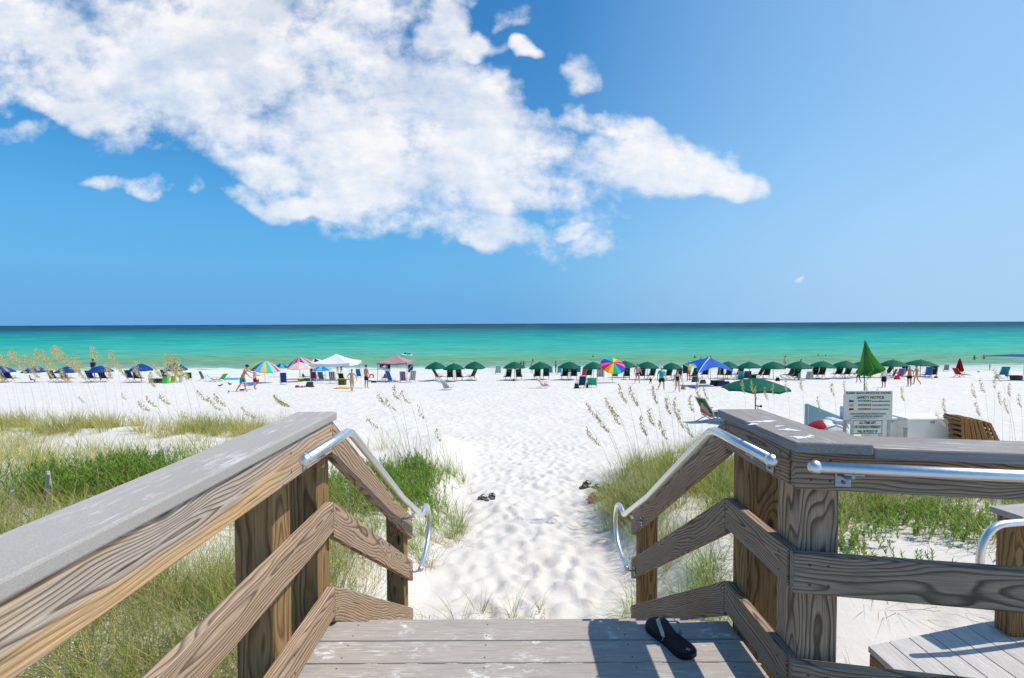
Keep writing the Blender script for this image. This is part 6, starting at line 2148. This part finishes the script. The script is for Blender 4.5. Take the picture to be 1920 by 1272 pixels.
def ring(label, px, py, w, col, col2, lift=0.0, tiltx=0, name='swim_ring', cat='swim ring'):
    c = on_ground(px, py)
    r_ = px_size(w, c.y) / 2
    root = thing(name, label, cat, (c.x, c.y, c.z + lift))
    tr_ = r_ * 0.27
    Mx = Matrix.Rotation(R(tiltx), 3, 'X')

    def f(u, v):
        a, b_ = u * 2 * math.pi, v * 2 * math.pi
        return Mx @ Vector(((r_ - tr_ + tr_ * math.cos(b_)) * math.cos(a), (r_ - tr_ + tr_ * math.cos(b_)) * math.sin(a), tr_ + tr_ * math.sin(b_)))
    Geo().sheet(f, 24, 10, mfn=lambda i, j: (i // 4) % 2).obj('tube', [mat(col, 0.35), mat(col2, 0.35)], root, smooth=True)
    Geo().ell(Mx @ Vector((r_ * 0.7, 0, tr_ * 2)), (0.02, 0.02, 0.02), 6, 4).obj('valve', mat((0.7, 0.7, 0.7), 0.5), root)


def raft(label, px, py, w, col, col2, rz=0.0, th=0.14, L=None):
    c = on_ground(px, py)
    W_ = px_size(w, c.y)
    root = thing('inflatable_raft', label, 'inflatable', c, rz)
    g = Geo()
    for k in range(5):
        g.tube([(-W_ / 2 + 0.05, (k - 2) * th * 1.1, th * 0.6), (-W_ / 2 + 0.12, (k - 2) * th * 1.1, th * 0.55), (W_ / 2 - 0.12, (k - 2) * th * 1.1, th * 0.55), (W_ / 2 - 0.05, (k - 2) * th * 1.1, th * 0.5)], [th * 0.4, th * 0.6, th * 0.6, th * 0.4], 8, mi=k % 2)
    g.obj('bed', [mat(col, 0.35), mat(col2, 0.35)], root, smooth=True)
    Geo().tube([(-W_ / 2 + 0.12, -2.2 * th, th * 0.9), (-W_ / 2 + 0.12, 2.2 * th, th * 0.9)], th * 0.7, 8).obj('pillow', mat(col2, 0.35), root, smooth=True)


def bucket(label, px, py, w, h, col):
    c = on_ground(px, py)
    W_, H_ = px_size(w, c.y) / 2, px_size(h, c.y)
    root = thing('bucket', label, 'bucket', c)
    g = Geo().sheet(lambda u, v: (math.cos(u * 2 * math.pi) * W_ * (0.75 + 0.25 * v), math.sin(u * 2 * math.pi) * W_ * (0.75 + 0.25 * v), H_ * v), 16, 3)
    g.obj('body', mat(col, 0.45), root, solid=0.01)
    Geo().tube(catmull([(-W_, 0, H_), (-W_ * 0.6, 0, H_ * 1.35), (W_ * 0.6, 0, H_ * 1.35), (W_, 0, H_)], 4), 0.008, 6).obj('handle', LEGA, root)


cooler('dark cooler box beside the lime green bag', 292, 719, 20, 9, (0.03, 0.04, 0.05), (0.05, 0.06, 0.07))
blob_bag('lime green beach bag at the foot of the last blue parasol', 311, 719, 13, 13, (0.08, 0.50, 0.08))
blob_bag('yellow green bag next to the lime green one', 326, 718, 11, 13, (0.42, 0.45, 0.08))
blob_bag('white bundle bag beside the yellow green one', 340, 718, 8, 11, (0.6, 0.6, 0.62))
raft('cyan air mattress lying beside the green lounger', 437, 712, 28, (0.02, 0.40, 0.62), (0.08, 0.50, 0.70))
towel('blue towel spread on the sand between the two standing men', 470, 722, 16, (0.03, 0.14, 0.55), (0.04, 0.20, 0.6))
bucket('red bucket behind the man in the maroon cap', 483, 720, 6, 8, (0.50, 0.06, 0.05))
cooler('flat black case by the feet of the bending man', 454, 733, 8, 3, (0.015, 0.02, 0.02), (0.02, 0.02, 0.025))
raft('green and yellow inflatable boat under the pink parasol', 574, 714, 26, (0.02, 0.28, 0.16), (0.65, 0.55, 0.05), th=0.2)
blob_bag('dark grey wedge shaped bag in front of the white canopy', 581, 726, 15, 10, (0.05, 0.055, 0.06), handle=False)
blob_bag('small red bag lying in front of the white canopy', 557, 727, 8, 4.5, (0.50, 0.03, 0.06), handle=False)
towel('thin dark cloth trailing from the red bag', 566, 727, 10, (0.2, 0.1, 0.13), hump=0.12, L=0.5)
raft('yellow float lying by the feet of the bikini woman', 645, 729, 22, (0.75, 0.50, 0.02), (0.80, 0.40, 0.03), th=0.10)
towel('orange towel next to the yellow float', 631, 729, 7, (0.75, 0.30, 0.05), L=0.4)
cooler('olive brown wagon box behind the bikini woman', 642, 722, 14, 12, (0.12, 0.09, 0.02), (0.35, 0.27, 0.03))
ring('grey and white swim ring behind the man in navy shorts', 694, 717, 9, (0.12, 0.14, 0.15), (0.5, 0.5, 0.5), tiltx=60)
ring('orange red swim ring hung beside the man in navy shorts', 697, 709, 11, (0.75, 0.16, 0.04), (0.70, 0.20, 0.06), lift=0.15, tiltx=70)
blob_bag('navy bag on the sand behind the man in navy shorts', 701, 718, 10, 4, (0.03, 0.04, 0.14), handle=False)
blob_bag('small dark bag under the parasol between the two loungers of the fourth parasol', 963, 715, 5, 4, (0.04, 0.02, 0.03))
blob_bag('charcoal bag beside the navy chair in the open sand', 1081, 728, 9, 9, (0.05, 0.055, 0.06))
blob_bag('maroon bag leaning on the emerald green chair', 1101, 728, 5, 9, (0.12, 0.02, 0.06))
cw_ = blob_bag('wicker basket bag carried low by the woman in the navy swimsuit', 1281, 733.5, 9, 8, (0.32, 0.24, 0.13), (0.25, 0.18, 0.10))
cw_.location.z += 0.12
blob_bag('dark cooler bag under the blue sun shade, nearest the orange shorts man', 1304, 717, 14, 11, (0.05, 0.06, 0.06))
towel('blue mat beneath the front corner of the blue sun shade', 1301, 728, 12, (0.02, 0.07, 0.35), L=0.8)
for lab, px, py, w, h, c in [('navy blue heap of bags under the blue sun shade', 1350, 724, 22, 11, (0.012, 0.02, 0.06)), ('black duffel bag beside the navy heap under the sun shade', 1337, 722, 12, 9, (0.02, 0.02, 0.022)),
                             ('dark blue duffel at the far end of the heap under the shade', 1363, 724, 12, 9, (0.02, 0.025, 0.09)), ('grey folded chair bag under the middle of the blue sun shade', 1318, 720, 12, 8, (0.06, 0.07, 0.08))]:
    blob_bag(lab, px, py, w, h, c, handle=False)
towel('pink mat peeping out below the navy heap', 1357, 727, 9, (0.6, 0.1, 0.25), L=0.4, hump=0.03)
blob_bag('teal beach bag at the leg of the blue sun shade', 1389, 711, 10, 9, (0.03, 0.40, 0.35))
blob_bag('black bag set on the sand before the reclining sunbather', 1458, 715, 8, 7, (0.015, 0.015, 0.017))
cooler('black cooler beside the twelfth green parasol', 1411, 711, 11, 8, (0.03, 0.02, 0.025), (0.03, 0.025, 0.03))
drape('grey towel over a lounger under the eleventh green parasol', 1397, 711, 14, 14, (0.10, 0.13, 0.16))
drape('pale blue towel hanging in front of the sitting person', 1492, 715, 5, 14, (0.18, 0.28, 0.45))
drape('black and white patterned towel hung over a lounger', 1512, 712, 13, 14, (0.5, 0.52, 0.53), (0.06, 0.06, 0.07))
blob_bag('red cloth bundle between the folding chairs', 1682, 712, 10, 7, (0.50, 0.03, 0.04), handle=False)
blob_bag('small blue bag beside the blue sling lounger', 1755, 709, 7, 3.5, (0.03, 0.10, 0.5), handle=False)
cooler('dark green cooler under the navy sun shade', 1905, 713, 16, 9, (0.07, 0.07, 0.04), (0.09, 0.09, 0.06))
blob_bag('brown bag beside the teal chair', 1869, 710, 5, 6, (0.16, 0.09, 0.06))
blob_bag('grey pack on the sand near the navy sun shade leg', 1913, 714, 10, 8, (0.06, 0.07, 0.08), handle=False)
# anchor stake of the near parasol
ak = on_ground(1422, 786)
an_ = thing('sand_anchor', 'small black anchor handle sticking out beside the near green parasol pole', 'sand anchor', (at(1421, 762, ak.y - .3).x, ak.y - .3, gz(ak.x, ak.y)))
zt = at(1421, 761, ak.y - .3).z - an_.location.z
Geo().tube([(0, 0, -0.1), (0, 0, zt)], 0.014, 6).obj('shaft', BLK, an_)
Geo().tube([(-0.11, 0, zt), (0.08, 0, zt - 0.02)], 0.02, 8).ell((0.11, 0, zt - 0.02), (0.045, 0.045, 0.045), 10, 6).obj('handle', BLK, an_, smooth=True)


# birds on the sand
def bird(label, px, py, rz, k_=1.0):
    c = on_ground(px, py)
    root = thing('shore_bird', label, 'bird', c, rz, 'birds on the sand')
    vs = [(0, -0.16, 0.13), (0, -0.06, 0.12), (0, 0.04, 0.13), (0, 0.10, 0.17), (0, 0.13, 0.215), (0, 0.165, 0.22), (0, 0.21, 0.213)]
    skinned('body', [tuple(Vector(v) * k_) for v in vs], [(i, i + 1) for i in range(6)], [r * k_ for r in (0.012, 0.045, 0.055, 0.04, 0.032, 0.025, 0.006)], mat((0.09, 0.085, 0.085), 0.7), root)
    for s_ in (-1, 1):
        Geo().tube([(s_ * 0.025 * k_, 0.0, 0.09 * k_), (s_ * 0.025 * k_, 0.01, 0)], 0.006, 5).obj('leg', BLK, root)
        Geo().ell((s_ * 0.048 * k_, -0.03 * k_, 0.135 * k_), (0.014 * k_, 0.10 * k_, 0.035 * k_), 8, 6, Matrix.Rotation(R(12), 3, 'X')).obj('wing', mat((0.05, 0.05, 0.055), 0.7), root, smooth=True)


bird('small dark bird on the sand, nearest the cyan air mattress', 431, 724, R(70), 1.3)
bird('small dark bird to the side of the others on the white sand', 413, 726.5, R(-60), 1.2)
bird('small dark bird closest to the feet of the bending man', 429, 737, R(30), 0.8)
bird('small dark bird alone on the sand between the red lounger and the teal chair', 1835, 699.5, R(90), 1.1)

# white and black raft with a swimmer out at sea
jd = ray(762, 668)
jt = -E / jd.z
js = thing('water_craft', 'small white and black craft floating beyond the pink canopy', 'boat', (jd.x * jt, jd.y * jt, 0.0), R(90))


def hull2(u, v):
    t = u * 2 - 1
    a = v * 2 * math.pi
    w = 0.42 * (1 - abs(t) ** 3) ** 0.6 + 0.02
    return (math.cos(a) * w, t * 1.25, 0.12 + math.sin(a) * 0.22 + 0.12 * max(0, t) ** 2)


Geo().sheet(hull2, 16, 12).obj('hull', mat((0.7, 0.72, 0.74), 0.3), js, smooth=True)
Geo().box((0, -0.5, 0.45), (0.3, 0.9, 0.22)).box((0, 0.25, 0.6), (0.25, 0.3, 0.35), Matrix.Rotation(R(-25), 3, 'X')).obj('seat', mat((0.02, 0.02, 0.025), 0.5), js, bevel=0.05)
